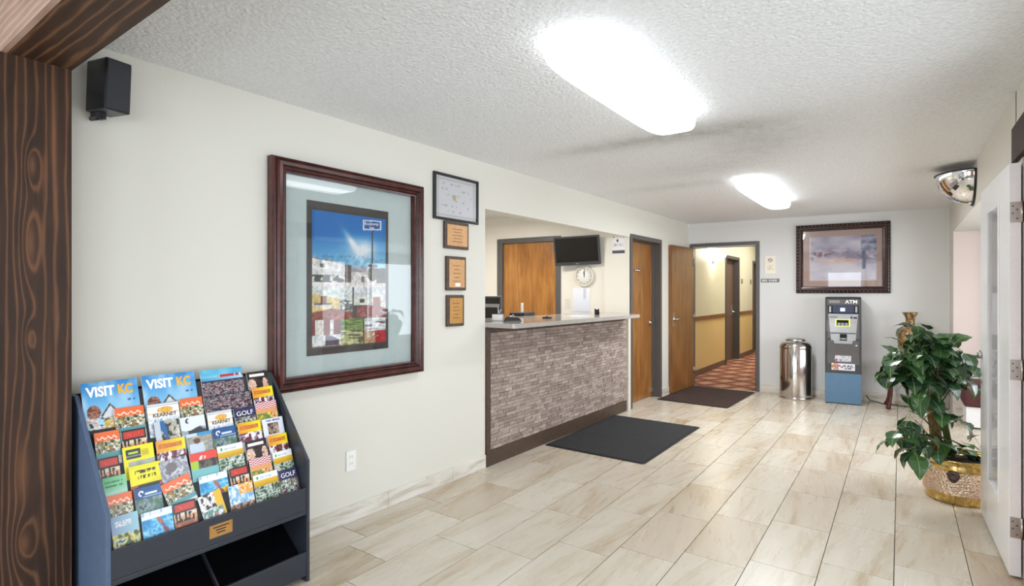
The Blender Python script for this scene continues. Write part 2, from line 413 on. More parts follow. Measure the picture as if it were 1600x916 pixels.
def hsh(a, b, s=0):
    x = math.sin(a*127.1+b*311.7+s*74.7)*43758.5453; return x-math.floor(x)
def vn(u, v, s=0):
    i, j = math.floor(u), math.floor(v); f, g = u-i, v-j; f = f*f*(3-2*f); g = g*g*(3-2*g)
    return (hsh(i, j, s)*(1-f)+hsh(i+1, j, s)*f)*(1-g)+(hsh(i, j+1, s)*(1-f)+hsh(i+1, j+1, s)*f)*g
def fb(u, v, s=0): return .6*vn(u, v, s)+.3*vn(u*2.1, v*2.1, s+5)+.1*vn(u*4.3, v*4.3, s+9)
def rgb(h): return tuple(int(h[i:i+2], 16)/255 for i in (0, 2, 4))
def lerp(a, b, t): t = max(0, min(1, t)); return tuple(x+(y-x)*t for x, y in zip(a, b))
def mott(u, v, pal, sc, s):
    k = fb(u*sc*.8, v*sc*1.5, s); k = max(0, min(.999, (k-.25)/.5))*(len(pal)-1); i = int(k); q = .86+.28*vn(u*26, v*40, s+3); c = lerp(pal[i], pal[min(i+1, len(pal)-1)], (k-i)**3); return tuple(min(1, x*q) for x in c)

def sheet(name, w, h, t, fn, nx, ny, parent=None, mtx=None, side='paper'):
    """a thin printed sheet in its local XY plane; the printed face looks along +Z"""
    me = bpy.data.meshes.new(name); vs = []; fs = []; cols = []
    for j in range(ny+1):
        for i in range(nx+1):
            vs.append((w*i/nx, h*j/ny, t)); cols.append(fn(i/nx, j/ny))
    for j in range(ny):
        for i in range(nx): a = j*(nx+1)+i; fs.append((a, a+1, a+nx+2, a+nx+1))
    nb = len(vs); vs += [(0, 0, 0), (w, 0, 0), (w, h, 0), (0, h, 0), (0, 0, t), (w, 0, t), (w, h, t), (0, h, t)]
    fs += [[nb+k for k in q] for q in ((3, 2, 1, 0), (0, 1, 5, 4), (1, 2, 6, 5), (2, 3, 7, 6), (3, 0, 4, 7))]
    me.from_pydata(vs, [], fs); me.materials.append(M['print']); me.materials.append(M[side])
    me.polygons.foreach_set('material_index', [0]*(nx*ny)+[1]*5)
    ca = me.color_attributes.new('Col', 'FLOAT_COLOR', 'POINT'); buf = []
    for c in cols: buf += [*lin(c), 1]
    buf += [.8, .8, .8, 1]*8
    ca.data.foreach_set('color', buf); me.update()
    o = bpy.data.objects.new(name, me); COL.objects.link(o)
    if parent: o.parent = parent
    if mtx is not None: o.matrix_local = mtx
    return o
def text(s, size, mat, parent, loc, name='lettering', w=None, ext=.0004, rot=None, align='LEFT', shear=0, bold=0):
    c = bpy.data.curves.new('t', 'FONT'); c.body = s; c.size = size; c.extrude = ext; c.align_x = align; c.shear = shear; c.offset = bold; c.resolution_u = 3
    o = bpy.data.objects.new('t', c); COL.objects.link(o)
    dg = bpy.context.evaluated_depsgraph_get(); dg.update()
    me = bpy.data.meshes.new_from_object(o.evaluated_get(dg)); bpy.data.objects.remove(o)
    me.materials.clear(); me.materials.append(M[mat]); me.name = name
    if w:
        xs = [v.co.x for v in me.vertices]; k = w/(max(xs)-min(xs)); x0 = min(xs)
        for v in me.vertices: v.co.x = (v.co.x-(x0 if align == 'LEFT' else 0))*k
    r = bpy.data.objects.new(name, me); COL.objects.link(r); r.parent = parent; r.location = loc
    if rot: r.rotation_euler = rot
    return r

# ------------------------------------------------------------------ the room
# floor: one slab carrying separate tiles
fl = struct('floor', MB().box(-2.9, 2.2, -3.3, 8.6, -.06, -.004), 'grout')
firsts = {0: 2.03, 1: 1.90, 2: 2.27, 3: 2.36, 4: 2.62, 5: 2.76, 6: 2.91, 7: 3.02, 8: 3.207, 9: 3.402, 10: 3.82, 11: 3.1, 12: 3.3, 13: 3.5, 14: 3.7, 15: 3.9, 16: 3.3}
PX, PY = .3065, .612; G = .002
tile_cache = {}
def tile(x0, x1, y0, y1):
    wx, wy = round(x1-x0, 3), round(y1-y0, 3)
    if wx < .03 or wy < .03: return
    if (wx, wy) not in tile_cache:
        tile_cache[(wx, wy)] = bx(-wx/2+G, wx/2-G, -wy/2+G, wy/2-G, -.008, 0).mesh('tile', 'tile')
    o = bpy.data.objects.new('tile', tile_cache[(wx, wy)]); COL.objects.link(o); o.parent = fl
    o.location = ((x0+x1)/2, (y0+y1)/2, (hsh(x0, y0)-.5)*.0006)
for c in range(0, 17):
    xb = -2.4785+PX*(c-1) if c else -2.80
    xe = -2.4785+PX*c
    if c > 10 and xb > 1.95: continue
    y = firsts.get(c, 3.2)
    while y > .2: y -= PY
    while y < 8.5:
        y0, y1 = max(y, -.1), min(y+PY, 8.17+.081*((xb+xe)/2+2.6)+.02)
        if xb < .62 or (y1 > 3.65 and y0 < 7.9):
            if xb > .45: y1 = min(y1, 7.9)
            if xb > .6: y0 = max(y0, 3.65)
            if y1-y0 > .03: tile(xb, xe, y0, y1)
        y += PY
# ceiling
struct('ceiling', MB().box(-5.3, 2.6, -3.4, 8.6, H, H+.12), 'ceiling')

# left wall with the reception opening and the office doorway (local frame of the wall)
T = .14
WL = MB()
WL.box(-T, 0, -3.3, 3.385, 0, H)
WL.box(-T, 0, 3.385, 7.04, 2.068, H)
WL.box(-T, 0, 7.04, 8.30, 0, H)
struct('wall_left', WL, 'wall', mtx=ML)
# far wall with the hallway doorway
WF = MB()
WF.box(-.25, .07, 0, T, 0, H); WF.box(.07, .945, 0, T, 2.07, H); WF.box(.945, 3.13, 0, T, 0, H)
struct('wall_far', WF, 'wall_far', mtx=MF)
struct('trim_1', MB().box(-.02, 1.0, -.012, 0, H-.075, H-.004), 'wall_far', mtx=MF)
# right wall: stub, header over the alcove, pier, glazed entrance
WR = MB()
WR.box(.485, .62, 7.9, 8.43, 0, H); WR.box(.485, .62, 3.78, 7.9, 2.09, H); WR.box(.485, .62, 3.60, 3.80, 0, H); WR.box(.485, .62, 3.2, 3.6, 2.06, H)
WR.box(.485, .62, .73, 1.0, 0, H); WR.box(.485, .62, 1.0, 3.2, 2.2, H)
struct('wall_right', WR, 'wall')
# alcove shell
WA = MB()
WA.box(.487, 2.0, 7.88, 8.0, 0, 2.089); struct('wall_alcove_end', WA, 'wall_pink')
WA = MB(); WA.box(.62, 2.0, 3.55, 3.65, 0, 2.09); struct('wall_alcove_near', WA, 'wall_pink')
WA = MB(); WA.box(2.0, 2.1, 3.55, 8.0, 0, .6); WA.box(2.0, 2.1, 3.55, 8.0, 1.95, 2.2); WA.box(2.0, 2.1, 3.55, 4.2, .6, 1.95); WA.box(2.0, 2.1, 7.4, 8.0, .6, 1.95)
struct('wall_alcove_side', WA, 'wall_pink')
struct('ceiling_alcove', MB().box(.62, 2.1, 3.55, 8.0, 2.09, 2.2), 'wall')
struct('window_1', MB().box(2.02, 2.06, 4.2, 7.4, .6, .65).box(2.02, 2.06, 4.2, 7.4, 1.9, 1.95).box(2.02, 2.06, 4.2, 4.25, .6, 1.95).box(2.02, 2.06, 7.35, 7.4, .6, 1.95).box(2.02, 2.06, 5.78, 5.82, .6, 1.95), 'white_paint')
# lobby behind the camera
WB = MB()
WB.box(-2.9, -2.35, -3.4, -3.3, 0, H); WB.box(-2.35, -.95, -3.4, -3.3, 2.25, H); WB.box(-2.35, -.95, -3.4, -3.3, 0, .3); WB.box(-.95, -.05, -3.4, -3.3, 0, H); WB.box(-.05, 1.9, -3.4, -3.3, 2.1, H); WB.box(-.05, 1.9, -3.4, -3.3, 0, .15); WB.box(1.9, 2.2, -3.4, -3.3, 0, H)
struct('wall_rear', WB, 'wall')
struct('wall_lobby_side', MB().box(1.9, 2.0, -3.3, -2.8, 0, H).box(1.9, 2.0, -.6, .9, 0, H).box(1.9, 2.0, -2.8, -.6, 2.2, H).box(1.9, 2.0, -2.8, -.6, 0, .3), 'wall')
struct('window_4', MB().box(1.93, 1.97, -2.8, -.6, .3, .36).box(1.93, 1.97, -2.8, -.6, 2.14, 2.2).box(1.93, 1.97, -2.8, -2.74, .3, 2.2).box(1.93, 1.97, -.66, -.6, .3, 2.2).box(1.93, 1.97, -1.73, -1.67, .3, 2.2), 'white_paint')
struct('wall_lobby_return', MB().box(.62, 2.0, .73, .87, 0, H), 'wall')
struct('window_2', MB().box(-.05, 1.9, -3.37, -3.33, .15, .21).box(-.05, 1.9, -3.37, -3.33, 2.04, 2.1).box(-.05, .01, -3.37, -3.33, .15, 2.1).box(1.84, 1.9, -3.37, -3.33, .15, 2.1).box(.9, .95, -3.37, -3.33, .15, 2.1), 'white_paint')
struct('added_window', MB().box(-2.35, -.95, -3.37, -3.33, .3, .36).box(-2.35, -.95, -3.37, -3.33, 2.19, 2.25).box(-2.35, -2.29, -3.37, -3.33, .3, 2.25).box(-1.01, -.95, -3.37, -3.33, .3, 2.25), 'white_paint')  # unseen window frame added around the rear left fill light
struct('window_3', MB().box(.53, .57, 1.0, 3.2, 2.13, 2.2).box(.53, .57, 1.0, 3.2, 0, .08).box(.53, .57, 1.0, 1.06, 0, 2.2).box(.53, .57, 3.14, 3.2, 0, 2.2).box(.53, .57, 2.07, 2.13, 0, 2.2), 'white_paint')
# brick panel on the rear wall (seen mirrored in the far picture)
bp = struct('wall_brick', MB().box(-.95, -.06, -3.3, -3.285, 0, 2.1), 'mortar')
bme = bx(-.098, .098, -.012, .012, -.03, .03).mesh('brick', 'brick')
for r_ in range(28):
    for c_ in range(4):
        o = bpy.data.objects.new('brick', bme); COL.objects.link(o); o.parent = bp
        o.location = (-.845+.208*c_+(.0 if r_ % 2 else .05), -3.285+.012, .04+.075*r_)

# office behind the counter
WO = MB()
WO.box(-2.45, -1.87, 0, T, 0, H); WO.box(-1.87, -1.01, 0, T, 2.07, H); WO.box(-1.01, -.14, 0, T, 0, H); WO.box(-.36, -.05, -.02, 0, 0, 2.068)
struct('wall_office', WO, 'wall_office', mtx=MO)
struct('wall_office_side', MB().box(-5.1, -5.0, 2.9, 6.1, 0, H), 'wall_office')
struct('wall_office_near', MB().box(-5.1, -2.86, 2.9, 3.0, 0, H), 'wall_office')
struct('floor_office', MB().box(-5.1, -2.84, 2.9, 6.2, -.05, 0), 'mat_grey')
# hallway beyond the far doorway
WH = MB()
WH.box(-2.92, -2.78, 8.34, 11.0, .92, 2.72); WH.box(-2.92, -2.78, 11.0, 12.1, 2.14, 2.72); WH.box(-2.92, -2.78, 12.1, 13.4, .92, 2.72); WH.box(-2.92, -2.78, 13.4, 14.5, 2.14, 2.72); WH.box(-2.92, -2.78, 14.5, 16, .92, 2.72)
struct('wall_hall_upper', WH, 'hall_up')
WH = MB()
WH.box(-2.92, -2.781, 8.34, 11.0, 0, .92); WH.box(-2.92, -2.781, 12.1, 13.4, 0, .92); WH.box(-2.92, -2.781, 14.5, 16, 0, .92)
struct('wall_hall_lower', WH, 'hall_low')
struct('wall_hall_right', MB().box(-1.2, -1.1, 8.45, 16, 0, 2.72), 'hall_up')
struct('wall_hall_end', MB().box(-2.92, -1.1, 16, 16.1, 0, 2.72), 'hall_up')
struct('wall_hall_front', MB().box(-2.92, -1.1, 8.36, 8.48, H, 2.72), 'hall_up')
struct('ceiling_hall', MB().box(-2.95, -1.1, 8.3, 16.1, 2.72, 2.8), 'wall_far')
struct('floor_hall', MB().prism([(-2.9, 8.16), (-1.1, 8.305), (-1.1, 16), (-2.9, 16)], 2, -.05, .002), 'hall_carpet')
struct('trim_2', MB().box(-2.78, -2.755, 8.36, 10.95, .93, 1.0).box(-2.78, -2.755, 12.15, 13.35, .93, 1.0).box(-2.78, -2.755, 14.55, 16, .93, 1.0), 'door_oak2', bevel=.004)
struct('baseboard_hall', MB().box(-2.78, -2.768, 8.36, 10.95, 0, .1).box(-2.78, -2.768, 12.15, 13.35, 0, .1), 'hall_door')

# baseboards as separate tiles
def baseboard(name, mtx, spans, off):
    root = tag(bpy.data.objects.new(name, None), kind='structure'); COL.objects.link(root); root.matrix_world = mtx
    for a, b in spans:
        o = (bx(0, .011, a+.001, b-.001, 0, .103) if off == 'x' else bx(a+.001, b-.001, -.011, 0, 0, .12)).obj('baseboard_tile', 'basetile', root, bevel=.002, seg=1)
    return root
sp = []; y = .75
for b in (1.43, 2.39, 3.0, 3.385): sp.append((y, b)); y = b
sp += [(7.095, 7.6), (7.6, 8.15)]
baseboard('baseboard_left', ML, sp, 'x')
sp = []; x = 1.0
while x < 3.1: sp.append((x, min(x+.61, 3.09))); x += .61
baseboard('baseboard_far', MF, sp, 'y')
baseboard('baseboard_alcove', Matrix.Translation((0, 7.88, 0)), [(.49, 1.2), (1.2, 1.9)], 'y')

# beam and post
t = tag(bx(.002, .15, -.103, .103, 0, 2.258).obj('wooden_post', 'post_wood'), 'dark stained knotty pine post standing against the left wall in the foreground', 'post')
t.matrix_world = Matrix.Translation(LWp(0, .606))@Matrix.Rotation(AL, 4, 'Z')
t = thing('ceiling_beam', 'dark stained wooden beam under the ceiling resting on the knotty post', 'beam', (-.40, .605, 2.258))
MB().box(-2.3, 2.2, -.085, .103, 0, .175).obj('beam_body', 'beam_wood', t)
o = MB().box(-2.3, 2.2, -.103, -.0855, .0, .175).obj('beam_lit_face', 'beam_lit_wood', t); o['label'] = 'near face of the beam, coloured paler for the window light on it'

# ------------------------------------------------------------------ doors
def frame3(u0, u1, top, w_, d0, d1, mb=None):
    mb = mb or MB(); mb.box(u0, u0+w_, d0, d1, 0, top-w_); mb.box(u1-w_, u1, d0, d1, 0, top-w_); mb.box(u0, u1, d0, d1, top-w_, top); return mb
def knob(parent, loc, axis, mat='brushed', out=1, lever=None):
    """round rose, neck and knob (or lever) pointing along axis"""
    prof = [(0, 0), (.030, 0), (.030, .006), (.012, .010), (.011, .035)]
    if lever is None: prof += [(.022, .042), (.027, .055), (.022, .068), (0, .072)]
    else: prof += [(.012, .05), (0, .052)]
    mb = MB().lathe([(r, z*out) for r, z in prof], (0, 0, 0), 20, axis=axis)
    if lever is not None:
        p = [0, 0, 0]; p[axis] = .045*out; q = list(p); q[lever[0]] += lever[1]
        mb.tube([p, [(a+b)/2 for a, b in zip(p, q)], q], [.010, .009, .007], 8)
    return mb.obj('door_handle', mat, parent, loc=loc)
# office door 1 in the left wall
d = tag(bpy.data.objects.new('door_1', None), kind='structure'); COL.objects.link(d); d.matrix_world = ML@Matrix.Translation((0, 6.585, 0))
mb = MB(); u0, u1 = -.49, .49
mb.box(-T, .015, u0, u0+.05, 0, 2.105); mb.box(-T, .015, u1-.05, u1, 0, 2.105); mb.box(-T, .015, u0+.05, u1-.05, 2.055, 2.105)
mb.box(-T+.03, -T+.06, u1-.065, u1-.05, 0, 2.055); mb.box(-T+.03, -T+.06, u0+.05, u1-.05, 2.04, 2.055)
mb.obj('door_frame', 'frame_grey', d, bevel=.003)
leaf = bx(-T-.005, -T+.035, u0+.052, u1-.052, .01, 2.05).obj('door_leaf', 'door_oak3', d, bevel=.002)
knob(leaf, (-T+.035, u1-.125, 1.0), 0, lever=(1, -.09))
bx(-T+.035, -T+.040, -.14, .06, 1.67, 1.70).obj('door_sign', 'walnut', leaf)
bx(-T+.0401, -T+.041, -.12, .04, 1.681, 1.689).obj('lettering', 'ink_white', leaf)
MB().box(-T+.035, -T+.06, u1-.10, u1-.07, .07, .13).obj('door_stop', 'brushed', leaf)
# hallway doorway (far wall): frame and its leaf swung into the room
d = tag(bpy.data.objects.new('door_2', None), kind='structure'); COL.objects.link(d); d.matrix_world = MF
mb = MB(); mb.box(.027, .075, -.015, T, 0, 2.128); mb.box(.94, .987, -.015, T, 0, 2.128); mb.box(.075, .94, -.015, T, 2.08, 2.128)
mb.box(.925, .94, .06, .09, 0, 2.08); mb.box(.075, .94, .06, .09, 2.065, 2.08)
mb.obj('door_frame', 'frame_grey', d, bevel=.003)
MB().box(.30, .42, -.05, -.015, 2.085, 2.12).obj('door_closer', 'frame_grey', d, bevel=.004)
a_ = math.atan2(8.14-7.37, -2.535+2.585)
lf = tag(bpy.data.objects.new('open_door', None), 'brown oak veneer door standing open flat against the left wall by the hallway', 'door')
COL.objects.link(lf); lf.location = (-2.528, 8.135, 0); lf.rotation_euler = (0, 0, a_+math.pi)
leaf = bx(0, .80, -.022, .022, .012, 2.06).obj('door_leaf', 'door_oak2', lf, bevel=.002)
knob(leaf, (.735, .022, 1.03), 1, lever=(0, -.10))
MB().box(.72, .75, .022, .028, .93, 1.12).obj('latch_plate', 'brushed', leaf)
for z in (.25, 1.05, 1.85): MB().lathe([(0, z-.05), (.008, z-.05), (.008, z+.05), (0, z+.05)], (-.006, .026, 0), 10).obj('hinge', 'brushed', lf)
# office back door behind the counter
d = tag(bpy.data.objects.new('door_3', None), kind='structure'); COL.objects.link(d); d.matrix_world = MO
mb = MB(); mb.box(-1.925, -1.84, -.015, T, 0, 2.13); mb.box(-1.03, -.96, -.015, T, 0, 2.13); mb.box(-1.84, -1.03, -.015, T, 2.065, 2.13)
mb.obj('door_frame', 'frame_grey', d, bevel=.003)
leaf = bx(-1.838, -1.032, .02, .06, .01, 2.063).obj('door_leaf', 'door_oak', d)
knob(leaf, (-1.10, .02, 1.0), 1, out=-1)
# two doors inside the hallway
for i, (y0, y1) in enumerate(((11.0, 12.1), (13.4, 14.5))):
    d = tag(bpy.data.objects.new('door_%d' % (4+i), None), kind='structure'); COL.objects.link(d); d.location = (-2.78, y0, 0)
    w_ = y1-y0; mb = MB(); mb.box(-.14, .02, 0, .06, 0, 2.14); mb.box(-.14, .02, w_-.06, w_, 0, 2.14); mb.box(-.14, .02, .06, w_-.06, 2.08, 2.14)
    mb.obj('door_frame', 'frame_grey', d)
    leaf = bx(-.14, -.10, .06, w_-.06, .01, 2.08).obj('door_leaf', 'hall_door', d)
    bx(-.10, -.085, w_-.20, w_-.14, .92, 1.14).obj('lock_plate', 'chrome', leaf, bevel=.004)
    knob(leaf, (-.085, w_-.17, 1.0), 0, 'chrome', lever=(1, -.10))

# white glazed door folded back against the right wall
t = thing('glazed_door', 'white painted door with a tall narrow pane folded back beside the potted plant', 'door', (.455, 3.575, 0), R(1.2))
Wd = .95; mb = MB()
mb.box(-.022, .022, 0, .29, .012, 2.03); mb.box(-.022, .022, Wd-.30, Wd, .012, 2.03); mb.box(-.022, .022, .29, Wd-.30, .012, .30); mb.box(-.022, .022, .29, Wd-.30, 1.87, 2.03)
mb.obj('door_panel', 'white_paint', t, bevel=.002)
mb = MB(); a, b, c, e = .27, Wd-.28, .28, 1.89
for s_ in (-1, 1):
    x0, x1 = s_*.022, s_*.027
    mb.box(x0, x1, a, a+.028, c, e); mb.box(x0, x1, b-.028, b, c, e); mb.box(x0, x1, a+.028, b-.028, c, c+.028); mb.box(x0, x1, a+.028, b-.028, e-.028, e)
mb.obj('glazing_bead', 'white_paint', t, bevel=.004)
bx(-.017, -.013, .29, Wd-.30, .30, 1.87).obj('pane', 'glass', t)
for z in (1.79, 1.02, .25):
    hg = MB().box(-.020, .018, -.0035, 0, z-.05, z+.05).lathe([(0, z-.05), (.007, z-.05), (.007, z+.05), (0, z+.05)], (.024, -.004, 0), 10).obj('hinge', 'brushed', t)
    scr = MB()
    for q, (sx, sz) in enumerate(((-.010, .03), (.006, .012), (-.010, -.006), (.006, -.032))): scr.lathe([(.004, -.0015), (0, -.0022)], (sx, -.0035, z+sz), 8, axis=1)
    scr.obj('screw', 'frame_grey', hg)
knob(t, (-.022, Wd-.055, .86), 0, 'brushed', out=-1, lever=(1, .03))
MB().lathe([(0, -.02), (.026, -.02), (.026, 0), (0, 0)], (0, 0, 0), 18, axis=0).obj('deadbolt', 'brushed', t, loc=(-.022, Wd-.055, 1.01))
# brick jamb and dark timber header at the right edge
bp = struct('wall_jamb', MB().box(.50, .62, 3.2, 3.56, 0, 2.055), 'mortar')
for r_ in range(27):
    for c_ in range(2):
        a, b = ((3.2, 3.40), (3.41, 3.565))[c_] if r_ % 2 else ((3.2, 3.30), (3.31, 3.565))[c_]
        bx(.488, .515, a+.002, b-.002, .01+.076*r_, .075+.076*r_).obj('brick', 'brick', bp)
struct('trim_3', MB().box(.462, .62, 2.98, 3.75, 2.06, 2.235), 'frame_dark', bevel=.003)

# ------------------------------------------------------------------ reception counter
ct = thing('reception_counter', 'reception counter faced with stacked ledger stone above a brown kickboard', 'counter', mtx=ML)
bx(-.12, -.012, 3.392, 5.99, 0, 1.115).obj('carcass', 'stone_back', ct)
MB().box(-.011, .012, 3.390, 3.442, 0, 1.115).box(-.011, .006, 3.442, 5.985, 1.092, 1.115).obj('edge_trim', 'brown_kick', ct, bevel=.002)
MB().box(-.011, .010, 3.444, 5.985, 0, .125).obj('kickboard', 'brown_kick', ct, bevel=.002)
ns = 0; v0, v1 = 3.446, 5.984; z = .128; CH = .0295; rest = MB(); restr = []
pieces = []
while z+CH < 1.096:
    v = v0-random.random()*.1
    while v < v1-.01:
        ln = random.uniform(.05, .15); a, b = max(v, v0), min(v+ln, v1)
        if b-a > .02: pieces.append((a, b, z, z+CH))
        v += ln
    z += CH
pieces.sort(key=lambda p: p[0])
for k, (a, b, z0, z1) in enumerate(pieces):
    dpt = random.uniform(.003, .011); m = bx(-.011, dpt, a+.0015, b-.0015, z0+.0012, z1-.0012)
    jj = [random.uniform(-.003, .003) for _ in range(4)]
    for q, vi in enumerate((1, 2, 5, 6)):
        x, y, zz = m.v[vi]; m.v[vi] = (x+jj[q], y, zz)
    if k < 300: m.obj('stone', 'stone', ct)
    else: rest.add(m.v, m.f)
o = rest.obj('stone', 'stone', ct); o['kind'] = 'stuff'
at = o.data.attributes.new('rnd', 'FLOAT', 'FACE')
vals = []
for p in o.data.polygons: vals.append(hsh(round(p.center.z/CH), int(p.center.y*9)))
at.data.foreach_set('value', vals)
tag(MB().prism([(.275, 3.41), (.285, 3.43), (.285, 5.73), (.27, 5.76), (-.001, 5.99), (-.001, 6.05), (-.5, 6.05), (-.5, 3.39), (-.001, 3.39), (-.001, 3.40), (.26, 3.40)], 2, 1.118, 1.156).obj('counter_top', 'granite', mtx=ML, bevel=.008, seg=3),
    'glossy grey countertop overhanging the stone faced reception counter', 'countertop')
struct('trim_4', MB().box(-.14, .03, 5.995, 6.055, 0, 1.116), 'cream_frame', mtx=ML, bevel=.003)
# things on and behind the counter
def onC(n, v): p = LWp(n, v, 1.156); return p
t = thing('card_holder', 'clear and grey business card holder at the near end of the countertop', 'card holder', onC(-.06, 3.62), R(30))
MB().box(-.05, .05, -.03, .03, 0, .006).box(-.05, .05, .022, .028, 0, .06).box(-.05, -.046, -.03, .028, 0, .03).box(.046, .05, -.03, .028, 0, .03).obj('tray', 'atm_light', t)
bx(-.043, .043, -.01, .015, .008, .055).obj('cards', 'paper', t)
t = thing('desk_bell', 'small round chrome service bell near the end of the countertop', 'bell', onC(-.02, 3.78))
MB().lathe([(0, 0), (.04, 0), (.04, .008), (.036, .012)], n=24).obj('base', 'black', t)
MB().lathe([(.036, .012), (.034, .028), (.022, .042), (.006, .048), (.005, .056), (0, .058)], n=24).obj('dome', 'chrome', t)
t = thing('pen_cup', 'black pen cup with pens standing at the near end of the countertop', 'pen cup', onC(-.12, 3.72))
MB().lathe([(0, 0), (.032, 0), (.034, .055), (.030, .055), (.028, .005), (0, .005)], n=20).obj('cup', 'black', t)
for k in range(4): MB().tube([(0, 0, .01), (.02*math.cos(k*1.6), .02*math.sin(k*1.6), .085+.01*k)], .004, 6, m=('ink_navy', 'white_plastic', 'black', 'chrome')[k]).obj('pen', 'black', t)
t = thing('stapler', 'dark stapler lying on the countertop just in front of the pen cup', 'stapler', onC(.04, 3.70), R(60))
MB().prism([(-.07, 0), (.07, 0), (.07, .01), (.05, .032), (-.06, .040), (-.072, .02)], 1, -.016, .016).obj('body', 'black', t, bevel=.004)
bx(-.075, .075, -.018, .018, 0, .006).obj('base', 'atm_grey', t)
t = thing('signing_pen_stand', 'little black pen stand in the middle of the countertop', 'pen stand', onC(-.03, 4.33))
MB().box(-.035, .035, -.03, .03, 0, .014).obj('base', 'black', t, bevel=.004); MB().tube([(0, 0, .012), (.03, -.04, .04)], .005, 8).obj('pen', 'brushed', t)
t = thing('tape_dispenser', 'small black tape dispenser at the far end of the countertop', 'tape dispenser', onC(-.10, 5.45), R(-60))
MB().prism([(-.05, 0), (.07, 0), (.08, .035), (.06, .03), (.035, .02), (.02, .055), (-.02, .066), (-.05, .045)], 1, -.025, .025).obj('body', 'black', t, bevel=.004)
MB().lathe([(.014, -.01), (.03, -.01), (.03, .01), (.014, .01), (.014, -.01)], (-.01, 0, .04), 20, axis=1).obj('tape_roll', 'white_plastic', t)
bx(-.10, .10, -.14, .14, 0, .001).obj('paper_sheet', 'white_plastic', None, loc=onC(-.05, 4.95)+Vector((0, 0, .0002)), rot=(0, 0, R(5)))
tag(bpy.data.objects['paper_sheet'], 'white sheet of paper lying flat on the far half of the countertop', 'paper')
t = thing('computer_monitor', 'dark computer monitor behind the counter beside the office door', 'monitor', LWp(-.86, 4.30), R(10))
bx(-.20, .20, -.09, .09, .72, .735).obj('base', 'black', t, bevel=.004); bx(-.03, .03, -.02, .02, .735, 1.02).obj('stand', 'black', t)
bx(-.28, .28, -.02, .02, 1.0, 1.365).obj('casing', 'atm_grey', t, bevel=.008); bx(-.262, .262, -.024, -.019, 1.022, 1.345).obj('screen', 'screen', t)
bx(-.262, .262, -.0262, -.024, 1.25, 1.285).obj('status_bar', 'atm_light', t)
tag(MB().box(-.45, -1.25, 3.42, 5.6, .68, .72).box(-.45, -1.25, 3.42, 3.46, 0, .68).box(-.45, -1.25, 5.56, 5.6, 0, .68).obj('work_desk', 'atm_light', mtx=ML), 'low work desk behind the reception counter under the monitor', 'desk')
t = thing('receipt_printer', 'grey printer behind the counter under the monitor with a paper strip', 'printer', LWp(-.62, 4.75))
MB().box(-.1, .1, -.1, .1, .722, 1.19).obj('body', 'atm_dark', t, bevel=.01); bx(-.005, .002, -.02, .02, 1.19, 1.29).obj('paper_strip', 'paper', t)

# ------------------------------------------------------------------ office wall items
t = thing('wall_television', 'flat black television tilted on a bracket above the reception counter', 'television', mtx=Matrix.Translation((-3.262, 5.92, 1.925))@Matrix.Rotation(R(14), 4, 'Z')@Matrix.Rotation(R(9), 4, 'X')@Matrix.Rotation(R(-1.5), 4, 'Y')@Matrix.Scale(.9, 4))
bx(-.325, .325, -.02, .02, -.205, .195).obj('casing', 'atm_dark', t, bevel=.008)
bx(-.298, .298, -.0225, -.019, -.158, .172).obj('screen', 'screen', t)
bx(-.02, .02, -.0225, -.02, -.186, -.178).obj('badge', 'atm_light', t)
MB().box(-.04, .04, .02, .05, -.08, .08).tube([(0, .04, 0), (0, .15, .0)], .02, 8).obj('bracket', 'black', t)
t = thing('wall_clock', 'round wall clock with a pale rim hanging below the television', 'clock', mtx=onO(-.629, .002, 1.604))
MB().lathe([(.108, 0), (.130, 0), (.130, .03), (.120, .036), (.108, .026), (.108, 0)], n=40).obj('rim', 'cream_frame', t)
MB().lathe([(0, .012), (.108, .012), (.108, .0), (0, 0)], n=40).obj('dial', 'white_plastic', t)
tk = MB()
for k in range(12):
    a = k*math.pi/6; ca, sa = math.cos(a), math.sin(a)
    tk.add([(ca*.085-sa*.004, sa*.085+ca*.004, .0125), (ca*.085+sa*.004, sa*.085-ca*.004, .0125), (ca*.1+sa*.004, sa*.1-ca*.004, .0125), (ca*.1-sa*.004, sa*.1+ca*.004, .0125)], [(0, 1, 2, 3)])
tk.obj('hour_marks', 'ink_grey', t)
bx(-.003, .003, -.015, .085, .014, .016).obj('minute_hand', 'ink_black', t, rot=(0, 0, R(-4)))
bx(-.004, .004, -.012, .06, .0165, .018).obj('hour_hand', 'ink_black', t, rot=(0, 0, R(8)))
def notice(u, v):
    if v > .93: return rgb('B9A7A4')
    if .80 < v < .92 and .06 < u < .94: return rgb('6E5B60') if (u < .14 or u > .86 or v < .815 or v > .905) else rgb('E4DCDC')
    if (u-.42)**2*2+((v-.68)*1.5)**2 < .012: return rgb('2B2B2E')
    if .38 < v < .55 and .1 < u < .9 and fb(u*14, v*30, 3) > .5: return rgb('A8A4B4')
    if .05 < v < .22: return rgb('55555A') if .03 < u < .97 else rgb('222226')
    return rgb('ECEAEC')
t = tag(sheet('safety_notice', .155, .25, .004, notice, 26, 40, mtx=onO(-.255, .022, 1.857)), 'small white printed notice with black bars right of the television', 'notice')
tag(sheet('pinned_paper', .23, .30, .002, lambda u, v: lerp(rgb('DDE2F0'), rgb('EEF0F6'), v) if not (.62 < u < .8 and .5 < v < .95) else rgb('C9CCD8'), 12, 14, mtx=onO(-.79, .002, 1.16)), 'pale blue white paper pinned to the office wall under the clock', 'paper')
tag(sheet('pinned_note', .07, .13, .002, lambda u, v: rgb('DCD9D0'), 3, 3, mtx=onO(-.90, .002, 1.19)), 'tiny cream note on the office wall left of the pinned paper', 'note')

